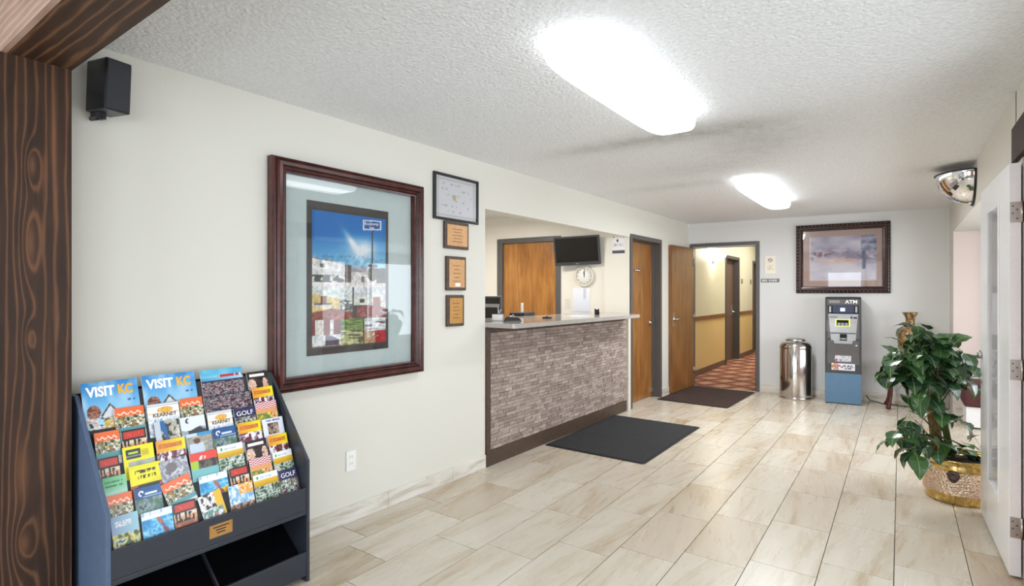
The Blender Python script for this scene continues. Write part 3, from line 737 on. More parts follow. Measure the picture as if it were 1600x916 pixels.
# ------------------------------------------------------------------ framed promotion poster on the left wall
def mould(parent, w_, h_, bw, prof, mat, mats=None, name='frame'):
    """four mitred sides; prof = list of (inset, height) from the outer edge inward"""
    mb = MB()
    for i in range(len(prof)-1):
        (a, za), (b, zb) = prof[i], prof[i+1]
        A = [(a, a), (w_-a, a), (w_-a, h_-a), (a, h_-a)]; B = [(b, b), (w_-b, b), (w_-b, h_-b), (b, h_-b)]
        for k in range(4):
            k2 = (k+1) % 4
            mb.add([(*A[k], za), (*A[k2], za), (*B[k2], zb), (*B[k], zb)], [(0, 1, 2, 3)], (mats[i] if mats else ''))
    return mb.obj(name, mat, parent)
W_, H_ = 1.085, 1.27
t = thing('framed_poster', 'large mahogany framed poster of the motel on pale blue mat beside the brochure rack', 'picture', mtx=onL(.002, 1.576, .855))
mould(t, W_, H_, .08, [(0, 0), (0, .045), (.006, .062), (.012, .066), (.018, .060), (.022, .066), (.030, .074), (.046, .074), (.052, .064), (.058, .066), (.064, .060), (.070, .052), (.078, .050), (.080, .010)], 'mahogany',
      ['', '', 'mahogany_dark', '', '', '', '', 'mahogany_dark', '', '', 'mahogany_dark', '', '', ''])
bx(.076, W_-.076, .076, H_-.076, 0, .010).obj('mat_board', 'mat_board', t)
def poster(u, v):
    c = poster0(u, v)
    if u < .055 or u > .965 or v < .05 or v > .94: return c
    y = (v-.05)/.89; k = .28 if (y < .44 or (y-.47)/.53 < .4) else .04
    q = 1-k+2*k*(.5*vn(u*46, v*70, 21)+.5*fb(u*20, v*30, 17))
    return tuple(min(1, x*q) for x in c)
def poster0(u, v):
    # border (dark), photographs inside
    a, b = .055, .05
    if u < a or u > 1-.035 or v < b or v > 1-.06: return lerp(rgb('4A4643'), rgb('38332F'), fb(u*6, v*6, 2))
    x = (u-a)/(1-.035-a); y = (v-b)/(1-.06-b)
    if y > .47:    # exterior under a blue sky
        q = (y-.47)/.53
        if q < .012: return rgb('E8E4E2')
        # roadside sign
        if .66 < x < .93 and .80+.10*(x-.66) < q < .955+.06*(x-.66): return rgb('1E5AA0') if (.68 < x < .91 and .82+.10*(x-.66) < q < .935+.06*(x-.66)) else rgb('DCE6F0')
        if abs(x-.80) < .011 and .2 < q < .82: return rgb('3C4148')
        if .73 < x < .87 and .26 < q < .295: return rgb('35383C')
        if (x-.80)**2*3+(q-.15)**2*1.6 < .018 or (x > .86 and q < .2+.06*fb(x*9, 1)): return mott(x, q, [rgb('2E2A22'), rgb('4E4A30'), rgb('7A4A3A')], 22, 4)
        roofl = .42-.5*max(0, x-.12)*.55 if x < .55 else .22
        if x < .16: edge = .40-.5*x+.02
        else: edge = .40-.36*(x-.16)
        wall_l = .34 - .42*max(0, x-.0)*.35
        if q < wall_l and x < .42:
            if .10 < x < .15 and .22 < q < .27: return rgb('505860')
            if q < .12 and fb(x*16, q*20, 7) > .5: return rgb('3E4640')
            return rgb('E6E4DE')
        if .36 < x < .5 and q < .27: return rgb('5A4A44') if fb(x*30, 1, 3) > .45 else rgb('AFA9A4')
        if x >= .5 and q < .17: return rgb('E6DFDA') if not (.64 < x < .68 and .03 < q < .11) else rgb('6A7078')
        if q < edge-.04 and x < .72: return rgb('8F949C')
        if q < .26 and x > .5: return rgb('B9B4BC')
        sky = lerp(rgb('8FD0EC'), rgb('0A74C4'), (q-.25)*1.9+.2*(1-x))
        cl = fb(x*3.1+1, q*4.2, 11); c2 = math.exp(-(((x-.66)/.20)**2+((q-.52)/.16)**2))+.8*math.exp(-(((x-.5-.6*(.62-q))/.05)**2+((q-.62)/.14)**2))
        return lerp(sky, rgb('EAF1F6'), c2*(.55+.9*cl))
    if y > .445: return rgb('E9E0DC')
    if y > .20:    # two bedrooms
        q = (y-.20)/.245
        if abs(x-.525) < .008: return rgb('4A3A34')
        if x < .525:
            p = x/.525
            if q > .80-.25*p: return rgb('D9E0DC')
            if .20 < p < .34 and .5 < q < .72: return rgb('7A3A2C')
            if q < .34-.25*abs(p-.45) : return mott(p, q, [rgb('8A3E30'), rgb('A85A48'), rgb('6A2E28')], 9, 5)
            if .05 < p < .46 and .36 < q < .50: return rgb('3A2A26') if q > .45 else rgb('E4DCD0')
            if p > .66: return mott(p, q, [rgb('EEF0EA'), rgb('5A6058'), rgb('F2F2EE')], 8, 6)
            return rgb('E2C87E')
        p = (x-.525)/.475
        if q > .74: return rgb('D2D6DA')
        if .60 < p < .82 and .36 < q < .68: return rgb('9A4420')
        if .20 < p < .34 and .5 < q < .62: return rgb('20242A')
        if q < .30+.10*math.sin(p*3.0) and p > .12: return mott(p, q, [rgb('9A4034'), rgb('7A2E28'), rgb('C08A80')], 12, 8)
        if p < .5 and q < .42: return rgb('3E2A26')
        return rgb('D8D8CE')
    q = y/.20
    if x < .36:
        p = x/.36
        if q > .45: return rgb('7E2E28') if (p < .10 or .4 < p < .62 or p > .74) else rgb('E6E2DA')
        return lerp(rgb('EEF0F0'), rgb('5A5060'), 1 if (p > .45 and q < .5-.5*(p-.45) and p < .95 and q > .05) else 0) if q > .05 else rgb('9A8A88')
    if x < .68:
        if abs(x-.675) < .012: return rgb('4A5030')
        if q > .55: return mott(x, q, [rgb('3E5A20'), rgb('88A83A'), rgb('5A6A50')], 12, 9)
        return mott(x, q, [rgb('4A4A30'), rgb('C8C88A'), rgb('E2E0B8')], 16, 12)
    if q > .5: return mott(x, q, [rgb('E2E8E8'), rgb('C4D2D4'), rgb('8A3038')], 12, 13)
    return rgb('B81E26') if x > .84 else rgb('C09A78')
po = sheet('poster', .585, .885, .002, poster, 150, 230, t, Matrix.Translation((.225, .182, .0102)), side='black')
text('Rodeway', .028, 'ink_white', po, (.400, .781, .0022), w=.108, ext=.0003, rot=(0, 0, R(4))); text('Inn', .027, 'ink_white', po, (.437, .760, .0022), w=.034, ext=.0003, rot=(0, 0, R(4)))
bx(.079, W_-.079, .079, H_-.079, .030, .032).obj('glass', 'glass_pic', t)

# certificate and three plaques
t = thing('framed_certificate', 'white certificate in a thin black frame left of the reception opening', 'certificate', mtx=onL(.002, 2.80, 1.928))
W2, H2 = .483, .337
mould(t, W2, H2, .02, [(0, 0), (0, .018), (.006, .022), (.016, .022), (.02, .008)], 'black')
def cert(u, v):
    if (u-.45)**2+((v-.52)*.7)**2 < .0022: return rgb('C9BC8A')
    if fb(u*30, v*60, 4) > .62 and .12 < u < .88 and .15 < v < .9 and int(v*22) % 3 == 0: return rgb('B8B6BC')
    if abs(u-.07) < .012 or abs(u-.93) < .012 or abs(v-.08) < .018 or abs(v-.92) < .018: return rgb('CFCBCB')
    return rgb('E9E9EE')
sheet('certificate', W2-.036, H2-.036, .003, cert, 44, 30, t, Matrix.Translation((.018, .018, .004)))
bx(.018, W2-.018, .018, H2-.018, .012, .0135).obj('glass', 'glass_pic', t)
def plaque(v, z, w_, h_, lab, mat, white=False):
    t = thing('award_plaque', lab, 'plaque', mtx=onL(.002, v, z), group='award plaques in a column')
    bx(0, w_, 0, h_, 0, .022).obj('board', 'walnut', t, bevel=.005)
    p = bx(.024, w_-.018, .022, h_-.022, .022, .0235).obj('plate', mat, t)
    k = MB()
    for j in range(5):
        zz = h_*.26+j*h_*.115; a = w_*(.30+.05*(j % 2)); b = w_-a+.004
        x = a
        while x < b-.004: l_ = random.uniform(.006, .016); k.box(x, min(x+l_, b), zz, zz+.005, .0235, .0238); x += l_+.004
    k.obj('engraving', 'ink_maroon', p)
    if white: bx(w_*.42, w_*.68, .03, .055, .0235, .024).obj('sticker', 'white_plastic', p)
plaque(2.903, 1.722, .26, .20, 'landscape walnut plaque with copper plate directly under the certificate', 'copper_plate')
plaque(2.923, 1.414, .21, .252, 'upright walnut plaque with a white spot, the middle one under the certificate', 'copper_plate', True)
plaque(2.929, 1.148, .182, .232, 'darkest and lowest walnut plaque with gold plate under the certificate', 'gold')

# outlet, speaker
t = thing('wall_outlet', 'white double power outlet low on the left wall under the framed poster', 'outlet', mtx=onL(.001, 2.071, .312))
bx(0, .07, 0, .122, 0, .006).obj('cover_plate', 'white_plastic', t, bevel=.002)
for z in (.03, .072):
    s_ = bx(.018, .052, z, z+.028, .006, .0085).obj('socket', 'white_plastic', t, bevel=.004)
    MB().box(.027, .029, z+.010, z+.020, .0085, .0088).box(.040, .042, z+.010, z+.020, .0085, .0088).obj('slot', 'ink_black', s_)
t = thing('wall_speaker', 'small black box speaker mounted high on the left wall near the ceiling beam', 'speaker', mtx=Matrix.Translation(LWp(.03, .815, 2.14))@Matrix.Rotation(R(8), 4, 'Z')@Matrix.Rotation(R(4), 4, 'Y'))
MB().prism([(0, -.035), (.15, -.035), (.15, .06), (0, .06)], 2, 0, .205).obj('cabinet', 'black', t, bevel=.006)
bx(.150, .155, -.030, .055, .006, .199).obj('grille', 'rack_in', t, bevel=.003)
MB().box(.01, .05, -.02, .02, -.022, 0).tube([(-.024, 0, -.018), (.05, 0, -.018)], .010, 8).obj('bracket', 'black', t)

# ------------------------------------------------------------------ brochure rack
XB, XF = -2.722, -2.325; YL, YR = .729, 1.557
rk = thing('brochure_rack', 'blue black laminate brochure rack standing against the left wall beside the wooden post', 'rack', ((XB+XF)/2, (YL+YR)/2, 0))
o0 = Vector(((XB+XF)/2, (YL+YR)/2, 0))
def sh(mb): mb.v = [(x-o0.x, y-o0.y, z) for x, y, z in mb.v]; return mb
side = [(XB, 0), (XF, 0), (XF, .585), (-2.655, .982), (XB, .99)]
for y in (YL, YR-.016): sh(MB().prism(side, 1, y, y+.016)).obj('side_panel', 'rack_side_lit' if y == YL else 'rack', rk, bevel=.002)
sh(MB().box(XB, XB+.012, YL+.016, YR-.016, .06, .985)).obj('back_panel', 'rack_in', rk)
sh(MB().box(-2.338, -2.328, YL+.016, YR-.016, .345, .456)).obj('front_lip', 'rack', rk, bevel=.002)
sh(MB().box(-2.60, -2.327, YL+.016, YR-.016, .325, .345)).obj('shelf_ledge', 'rack', rk, bevel=.003)
sh(MB().box(-2.343, -2.328, YL+.016, YR-.016, .03, .145)).obj('lower_panel', 'rack', rk, bevel=.002)
sh(MB().box(XB+.012, -2.345, YL+.016, YR-.016, .03, .05)).obj('bottom_shelf', 'rack', rk)
lp = sh(MB().box(-2.330, -2.3275, 1.09, 1.185, .372, .425)).obj('label_plate', 'gold', rk); lp['label'] = 'small gold name plate on the lip'
k = MB()
for j, (a, b) in enumerate(((1.105, 1.17), (1.115, 1.158), (1.12, 1.155))): k.box(-2.3275, -2.3272, a, b, .41-.012*j, .415-.012*j)
sh(k).obj('engraving', 'ink_black', lp)
for a, b in ((YL+.02, 1.145), (1.157, YR-.02)):
    sh(MB().prism([(-2.62, .30), (-2.36, .10), (-2.36, .09), (-2.62, .285)], 1, a, b)).obj('sloped_tray', 'gloss_black', rk)
sh(MB().prism([(-2.70, .32), (-2.62, .32), (-2.352, .115), (-2.352, .05), (-2.70, .05)], 1, 1.147, 1.155)).obj('tray_divider', 'rack', rk)
AT = R(18); sA, cA = math.sin(AT), math.cos(AT)
def tb(j): return -2.58+.036*j, .81-.066*j
def rackM(j, y, s, dn=0):     # plane of tier j: right=+y, up=leaning back, normal towards the room
    X0, Z0 = tb(j)
    return Matrix(((0, -sA, cA, X0-s*sA+dn*cA), (1, 0, 0, y), (0, cA, sA, Z0+s*cA+dn*sA), (0, 0, 0, 1)))
for j in range(7):
    s1 = .185 if j == 0 else .115
    o = MB().box(0, YR-YL-.034, -.06, s1, -.0028, -.0004).obj('tier_board', 'rack_in', rk); o.matrix_local = Matrix.Translation(-o0)@rackM(j, YL+.017, 0)

# printed covers ------------------------------------------------------
def band(y, lst):
    for top, c in lst:
        if y >= top: return c
    return lst[-1][1]
def streak(u, v, v0, h, c, bg, s, u0=.1, u1=.9):
    if v0 < v < v0+h and u0 < u < u1 and vn(u*22, v0*50, s) > .38: return c
    return bg
def P(kind, sd):
    def f(u, v):
        d = 1-v        # distance from the top edge
        if kind.startswith('visit'):
            sky = lerp(rgb('2F86D0'), rgb('A9DCF2'), d*1.7)
            if d > .50 and u < .55 and fb(u*20, v*22, 3) > .40: return mott(u, v, [rgb('2A2A2C'), rgb('E8E6DC'), rgb('C8A0A8'), rgb('EDEBE2')], 13, 2)
            if ((u-.17)/.12)**2+((d-.42)/.10)**2 < 1: return mott(u, v, [rgb('6A3A2C'), rgb('A5705A'), rgb('4A2820')], 14, 3)
            ax = abs(u-.46); e = .33+ax*.95
            if ax < .17 and abs(d-e) < .018: return rgb('5A4A3A')
            if ax < .15 and d > e and d < .52: return rgb('D6DCE2')
            if d > .46 and .33 < u < .62: return mott(u, v, [rgb('E8B820'), rgb('F2D040'), rgb('D0A018')], 8, 6)
            if .72 < u < .98 and d > .42-.10*(u-.72)+.05*vn(u*20, 1, 2): return mott(u, v, [rgb('2E4A6A'), rgb('1E3250'), rgb('6A8AA0')], 14, 8)
            if .76 < u < .92 and .285 < d < .315 and vn(u*30, 3, 1) > .4: return rgb('3E6FA0')
            return lerp(sky, rgb('DDEFF6'), max(0, fb(u*4, v*4, 8)-.45)*1.5)
        if kind.startswith('choir'):
            if kind == 'choirB': d = d*.85+.235
            if d < .12: return lerp(rgb('2E9AD0'), rgb('8AD0E4'), fb(u*5, v*6, 4))
            if d < .17: return lerp(rgb('6AB8DA'), rgb('BFE2EA'), u) if (u < .4 or vn(u*26, 1, 4) < .35) else rgb('C02A38')
            if d < .21: return lerp(rgb('4A9ACA'), rgb('A8D6E8'), u)
            if d < .25: return rgb('20304E')
            if d < .52: return mott(u, v*2, [rgb('1E2630'), rgb('6A2A3A'), rgb('B8B4B4'), rgb('28303E'), rgb('A88A8C'), rgb('18202A')], 16, sd)
            if d < .62: return mott(u, v, [rgb('203040'), rgb('5A8A8A'), rgb('DDE4E8')], 16, 2)
            return mott(u, v, [rgb('20283A'), rgb('4A5A70'), rgb('101820')], 14, 3)
        if kind == 'bandphoto':
            if .05 < d < .11 and .12 < u < .85: return rgb('F0EEEA')
            if d > .16 and ((u-.2)**2*9+(d-.30)**2*14 < .35 or (u-.85)**2*16+(d-.32)**2*9 < .30): return mott(u, v, [rgb('D8A890'), rgb('E8D0C0'), rgb('7A4A40')], 12, sd)
            return mott(u, v, [rgb('1E1A1C'), rgb('3A2624'), rgb('14141A')], 7, sd)
        if kind in ('orange', 'orangetilt'):
            if d < .16:
                return rgb('FFF0E0') if abs(d-(.11-.02*math.sin(u*26))) < .011 and .1 < u < .92 and vn(u*16, 2, 2) > .25 else rgb('EE7038')
            if d < .36: return mott(u, v, [rgb('2E3E20'), rgb('E8DCC0'), rgb('4E5A30'), rgb('F0EEE0'), rgb('5A2A22'), rgb('96803A')], 9, 5)
            if d < .44: return rgb('5A9AA0')
            return rgb('E4E0DA')
        if kind == 'darkred':
            if .03 < d < .15 and .06 < u < .94: return mott(u, v, [rgb('D8402C'), rgb('B83026'), rgb('E86A40')], 18, 6) if .07 < d < .11 else rgb('CC3A30')
            if .18 < d < .34+.06*math.sin(u*9) and vn(u*12, v*14, 4) > .42: return rgb('DDA070') if d > .24 else rgb('E6D2B8')
            if d > .34 and d < .42: return rgb('A85A38')
            return rgb('1C1716')
        if kind == 'kearney':
            if d < .02 or .045 < d < .055: return rgb('9AA6B8')
            if ((u-.55)/.24)**2+((d-.13)/.055)**2 < 1: return mott(u, v, [rgb('F0A030'), rgb('E8C060'), rgb('D8602A')], 12, 3)
            if .185 < d < .20 : return rgb('E8C040')
            if d > .26: return mott(u, v, [rgb('C8D4E4'), rgb('EDEDED'), rgb('9AB0CC')], 6, 3)
            return rgb('F1F0EC')
        if kind == 'yellow':
            if d < .22:
                if .07 < d < .15 and .06 < u < .88: return lerp(rgb('C8662A'), rgb('D89040'), vn(u*14, v*40, 2))
                return lerp(rgb('EE9A2A'), rgb('F6E020'), u*1.1)
            if d < .40 and fb(u*7, v*11, sd) > .42: return mott(u, v, [rgb('4A1E1E'), rgb('A8303A'), rgb('2A2A3A'), rgb('C8C0C8'), rgb('6A3A8A')], 14, 7)
            return rgb('ECE8EA')
        if kind == 'girlphoto':
            if u < .22: return rgb('C8D0DC')
            if u < .5 and fb(u*4, v*4, 2) < .5: return rgb('2A68A8')
            return mott(u, v, [rgb('2E3A30'), rgb('C8B8A8'), rgb('A8B4A4'), rgb('E0D4C8')], 8, 6)
        if kind == 'swan':
            if (u-.28)**2+((d-.08)*1.8)**2 < .008 and (u-.32)**2+((d-.08)*1.8)**2 > .003: return rgb('2A3A48')
            if d > .24+.03*math.sin(u*6) and d < .34: return rgb('3A3A42') if fb(u*6, v*12, 3) > .4 else rgb('A0A8B8')
            return lerp(rgb('E6EAF2'), rgb('B8D8EE'), max(0, d-.3)*3)
        if kind == 'golf':
            if d < .2: return lerp(rgb('26264A'), rgb('3A3A6A'), fb(u*10, v*10, 2))
            return mott(u, v, [rgb('3A5A34'), rgb('E8E4E8'), rgb('6A8A5A'), rgb('8A3A6A'), rgb('202838')], 12, sd)
        if kind == 'checker':
            if d < .15: return rgb('F4E6E6') if (int(u*9)+int(d*44)) % 2 else rgb('B8324A')
            if d < .24: return rgb('E8A068')
            return mott(u, v, [rgb('5A8A4A'), rgb('E8B030'), rgb('F0E0C0'), rgb('C86A30')], 9, 6)
        if kind == 'badge':
            if .05 < d < .22 and .10 < u < .56: return rgb('C8DC3A') if (.10 < d < .13 and .16 < u < .5) else (rgb('8A9098') if .16 < d < .18 else rgb('2C3038'))
            if .06 < d < .22 and .60 < u < .82 and int(d*60) % 2: return rgb('B8A020')
            if d > .27 and u > .14: return lerp(rgb('C0C4BC'), rgb('8A9088'), fb(u*4, v*6, 2))
            return rgb('F2E61A')
        if kind == 'beachman':
            if d < .07: return rgb('3E9AD0') if u > .4 else rgb('C8DCEA')
            if ((u-.38)/.14)**2+((d-.15)/.055)**2 < 1: return rgb('6A4030')
            if d > .19 and ((u-.36)/.3)**2 < .9: return rgb('C8D6E8')
            return mott(u, v*3, [rgb('B8A48A'), rgb('8A9498'), rgb('C8B898')], 8, 3)
        if kind == 'bluewave':
            r_ = math.hypot(u-.24, (d-.10)*1.9)
            if .055 < r_ < .095 and not (u > .26 and d > .10): return rgb('FFFFFF')
            if .10 < d < .13 and .38 < u < .82 and vn(u*30, 2, 2) > .3: return rgb('DCE8F4')
            if .155 < d < .175 and u > .3: return rgb('BFD0E4')
            if d < .19: return lerp(rgb('1E4A86'), rgb('2A5E9A'), u)
            return mott(u, v, [rgb('3E6A6A'), rgb('5A7A60'), rgb('8A9AA0'), rgb('2E4A4A')], 7, 5)
        if kind == 'whiteport':
            if .1 < d < .34 and .22 < u < .74: return mott(u, v, [rgb('4A3A34'), rgb('8A7A70'), rgb('C8A890'), rgb('3A3A40')], 9, 4)
            if .035 < d < .07 and vn(u*24, 1, 4) > .35 and .15 < u < .88: return rgb('8A4A5A') if .5 < u < .6 else rgb('8A8AB0')
            return rgb('E6E8F2')
        if kind == 'green':
            if .07 < d < .10 or .14 < d < .17:
                if vn(u*26, d*10, 3) > .35 and .08 < u < .85: return rgb('245A3A')
            return lerp(lerp(rgb('58B070'), rgb('8ED0A0'), u), rgb('CFE6E2'), (d-.16)*6)
        if kind == 'bubble':
            if .06 < d < .34-.12*u*u and .05 < u < .97:
                if .18 < u < .82 and (.085 < d < .15 or .18 < d < .245) and vn(u*38, d*13, 6) > .42: return rgb('3A3418')
                return rgb('F4E81E')
            if d > .33: return rgb('C05A2A') if fb(u*6, v*8, 2) > .5 else rgb('2A2A20')
            return rgb('EADF1C')
        if kind == 'kid':
            if ((u-.4)/.2)**2+((d-.14)/.09)**2 < 1: return rgb('7A6E70')
            return mott(u, v, [rgb('B0B0B8'), rgb('8E8E9A'), rgb('CACAD2'), rgb('6E7078')], 6, 5)
        if kind == 'redcar':
            if d < .15: return rgb('F8E4DC') if ((u-.42)/.16)**2+((d-.10)/.035)**2 < 1 and vn(u*20, v*20, 1) > .35 else rgb('E8483A')
            if d < .30: return mott(u, v, [rgb('2A2A28'), rgb('6A5A50'), rgb('4A4A4A')], 9, 4) if u > .28 else rgb('A8C83A')
            return rgb('7ABCC0')
        if kind == 'whitegold':
            if d < .12:
                if .04 < d < .10 and .12 < u < .19: return rgb('4AA070')
                if .06 < d < .085 and .25 < u < .75 and vn(u*26, 2, 5) > .35: return rgb('8AA0C0')
                return rgb('F0F3F4')
            if d < .24: return lerp(rgb('E8C030'), rgb('C89418'), (d-.12)*8)
            return mott(u, v, [rgb('3A5A3A'), rgb('D8DCD8'), rgb('6A8A6A'), rgb('202A20')], 12, sd)
        if kind in ('diver', 'runner'):
            if d < .06: return rgb('E4ECF6') if vn(u*14, 1, 3) > .3 else rgb('A8B8D8')
            if d < .12: return rgb('F0F6FA')
            c = abs((u-.55)-(d-.15)*.9)
            if .10 < d < .42 and c < .06+.03*math.sin(d*40): return rgb('A86A58') if d < .24 else rgb('8A3A40')
            if kind == 'diver' and u > .5 and d > .28: return rgb('E0B020')
            return mott(u, v, [rgb('1E8ACA'), rgb('4AAEE4'), rgb('8AD0F0'), rgb('2A9AD8')], 7, 3)
        if kind == 'mountain':
            if .09 < d < .18 and .15 < u < .72 and vn(u*20, v*60, 3) > .45: return rgb('EDE6E6')
            if d < .30: return lerp(rgb('88A0BE'), rgb('9ACAD8'), u)
            if d < .46+.1*u: return mott(u, v, [rgb('3A5030'), rgb('D8C03A'), rgb('C8D8C8'), rgb('2A3A28')], 9, 4)
            return mott(u, v, [rgb('B8C470'), rgb('E0E6DA'), rgb('5A5048'), rgb('7A8A40')], 8, 6)
        if kind == 'cow':
            if d > .30 and u < .9: return mott(u, v, [rgb('C88A98'), rgb('3E8A7A'), rgb('E4DCD8'), rgb('F0E8E8')], 9, 8)
            if u > .66: return rgb('E4B81E')
            return mott(u, v, [rgb('1C1C20'), rgb('ECE8E2'), rgb('F2F0EC'), rgb('B84A5A')], 8, 4)
        if kind == 'orangeport':
            if u > .42 and d < .2: return mott(u, v, [rgb('F0A030'), rgb('F8D8B0'), rgb('E88A2A')], 8, 3)
            if d > .36: return mott(u, v, [rgb('6A4A38'), rgb('C8A080'), rgb('4A3A34')], 9, 2)
            return mott(u, v, [rgb('DCE8F2'), rgb('7AB0DC'), rgb('F4F4F2')], 7, 5)
        return rgb('FFFFFF')
    return f
CARDS = [
('visitA', 0, .745, .941, .233, 'travel magazine with blue sky cover and large headline, leftmost in the top row'),
('visitB', 0, .956, 1.170, .236, 'blue sky travel magazine, second from left in the top row'),
('choirA', 0, 1.195, 1.390, .233, 'group photo brochure with turquoise sky and red letters in the top row'),
('bandphoto', 0, 1.41, 1.514, .198, 'dark photo brochure at the right end of the top row'),
('orange', 1, .841, .946, .187, 'orange headed food brochure tucked in front of the left magazine'),
('kearney', 1, .957, 1.080, .183, 'white brochure with orange sun logo below the second magazine'),
('orange', 1, 1.086, 1.181, .187, 'orange headed brochure right of the upper white sun logo brochure'),
('choirB', 1, 1.188, 1.408, .180, 'wide group photo brochure in front of the red lettered one'),
('yellow', 1, 1.418, 1.523, .188, 'yellow headed brochure at the right end of the second row'),
('orange', 2, .762, .845, .175, 'orange headed brochure at the left end of the third row'),
('darkred', 2, .853, .938, .165, 'black brochure with red banner right of the third row orange one'),
('girlphoto', 2, .973, 1.067, .177, 'blue edged portrait brochure in the third row'),
('swan', 2, 1.072, 1.174, .176, 'mostly white brochure with small dark ring logo in the third row'),
('kearney', 2, 1.186, 1.296, .180, 'white brochure with orange sun logo under the wide group photo'),
('golf', 2, 1.306, 1.408, .175, 'navy golf brochure in the third row'),
('checker', 2, 1.413, 1.52, .186, 'red and white checkered brochure at the right end of the third row'),
('darkred', 3, .762, .830, .147, 'black brochure with red banner at the left end of the fourth row'),
('badge', 3, .844, .953, .171, 'bright yellow brochure with a dark square badge'),
('yellow', 3, .963, 1.074, .169, 'yellow and orange headed brochure left of the beach portrait'),
('beachman', 3, 1.083, 1.186, .173, 'brochure with a person in a pale shirt by water'),
('bluewave', 3, 1.19, 1.294, .175, 'dark blue brochure with a white swirl in the fourth row'),
('yellow', 3, 1.307, 1.415, .177, 'yellow headed brochure between the blue swirl and the white portrait ones'),
('whiteport', 3, 1.425, 1.531, .173, 'white brochure with a framed dark portrait'),
('green', 4, .764, .842, .144, 'green to white brochure at the left end of the fifth row'),
('bubble', 4, .853, .964, .165, 'bright yellow brochure with bold dark lettering in a bubble'),
('kid', 4, .966, 1.073, .159, 'grey brochure with a blurred child photo'),
('redcar', 4, 1.078, 1.190, .160, 'red topped brochure with a dark vehicle on green'),
('whitegold', 4, 1.194, 1.307, .166, 'white and gold banded brochure in the fifth row left of the dark photo'),
('bandphoto', 4, 1.318, 1.422, .160, 'dark photo brochure in the middle right of the fifth row'),
('yellow', 4, 1.432, 1.530, .163, 'yellow headed brochure at the right end of the fifth row'),
('orange', 5, .764, .849, .148, 'orange headed brochure at the left end of the sixth row'),
('bluewave', 5, .856, .951, .149, 'blue brochure with a white swirl above the beach runner one'),
('orangetilt', 5, .970, 1.080, .152, 'orange headed brochure leaning tilted in the sixth row'),
('diver', 5, 1.095, 1.213, .131, 'sea blue and yellow brochure in the sixth row'),
('darkred', 5, 1.225, 1.309, .132, 'black brochure with red banner behind the orange portrait one'),
('checker', 5, 1.319, 1.422, .150, 'red checkered brochure near the right of the sixth row'),
('whitegold', 5, 1.434, 1.532, .154, 'white and gold banded brochure at the right end of the sixth row'),
('mountain', 6, .767, .856, .143, 'pale mountain landscape brochure at the left end of the bottom row'),
('runner', 6, .865, .974, .125, 'sea blue brochure with a running figure in the bottom row'),
('darkred', 6, .979, 1.065, .127, 'black brochure with red banner in the bottom row'),
('cow', 6, 1.085, 1.180, .132, 'cow spotted brochure leaning tilted in the bottom row'),
('orangeport', 6, 1.202, 1.31, .133, 'white and orange portrait brochure in the bottom row'),
('whitegold', 6, 1.317, 1.433, .149, 'white and gold banded brochure in the bottom row'),
('golf', 6, 1.438, 1.532, .138, 'navy golf brochure at the right end of the bottom row'),
]
used_in_tier = {}
for i, (k, j, y0, y1, top, lab) in enumerate(CARDS):
    w_ = y1-y0; big = k.startswith('visit') or k.startswith('choir')
    h_ = .275 if k.startswith('visit') else (.24 if big else .205)
    if j == 6: h_ = min(h_, top+.045)
    bot = top-h_
    if j > 0: bot = max(bot, -.055); h_ = top-bot
    n_ = used_in_tier.get(j, 0); used_in_tier[j] = n_+1
    dn = .0006+.0008*(n_ % 2)
    tilt = {'orangetilt': R(13), 'cow': R(9), 'kid': R(5), 'swan': 0}.get(k, R(random.uniform(-.6, .6)))
    if tilt > R(2): dn = .0045
    mt = rackM(j, (y0+y1)/2, bot+h_/2, dn)@Matrix.Rotation(tilt, 4, 'Z')@Matrix.Translation((-w_/2, -h_/2, 0))
    nm = 'magazine' if k.startswith('visit') else 'brochure'
    # the print is designed for a card .229 tall (or the magazine); stretch v so bands keep their size
    ref = .29 if k.startswith('visit') else (.25 if big else .229)
    base = P(k, i)
    o = sheet(nm, w_, h_, .0035, (lambda u, v, b=base, hh=h_, rf=ref: b(u, 1-(1-v)*hh/rf)), 80 if big else 38, 96 if big else 76, mtx=mt)
    tag(o, lab, nm, 'magazines and brochures in the rack')
    if k.startswith('visit'):
        text('VISIT', .055, 'ink_white', o, (.014, h_-.058, .0037), w=w_*.50, bold=.0022); text('KC', .055, 'ink_orange', o, (w_*.63, h_-.058, .0037), w=w_*.27, bold=.0022)
    if k == 'kearney': text('KEARNEY', .022, 'ink_maroon', o, (w_*.16, h_-.058, .0037), w=w_*.75, bold=.0005)
    if k == 'golf': text('GOLF', .030, 'ink_white', o, (w_*.12, h_-.036, .0037), w=w_*.78)

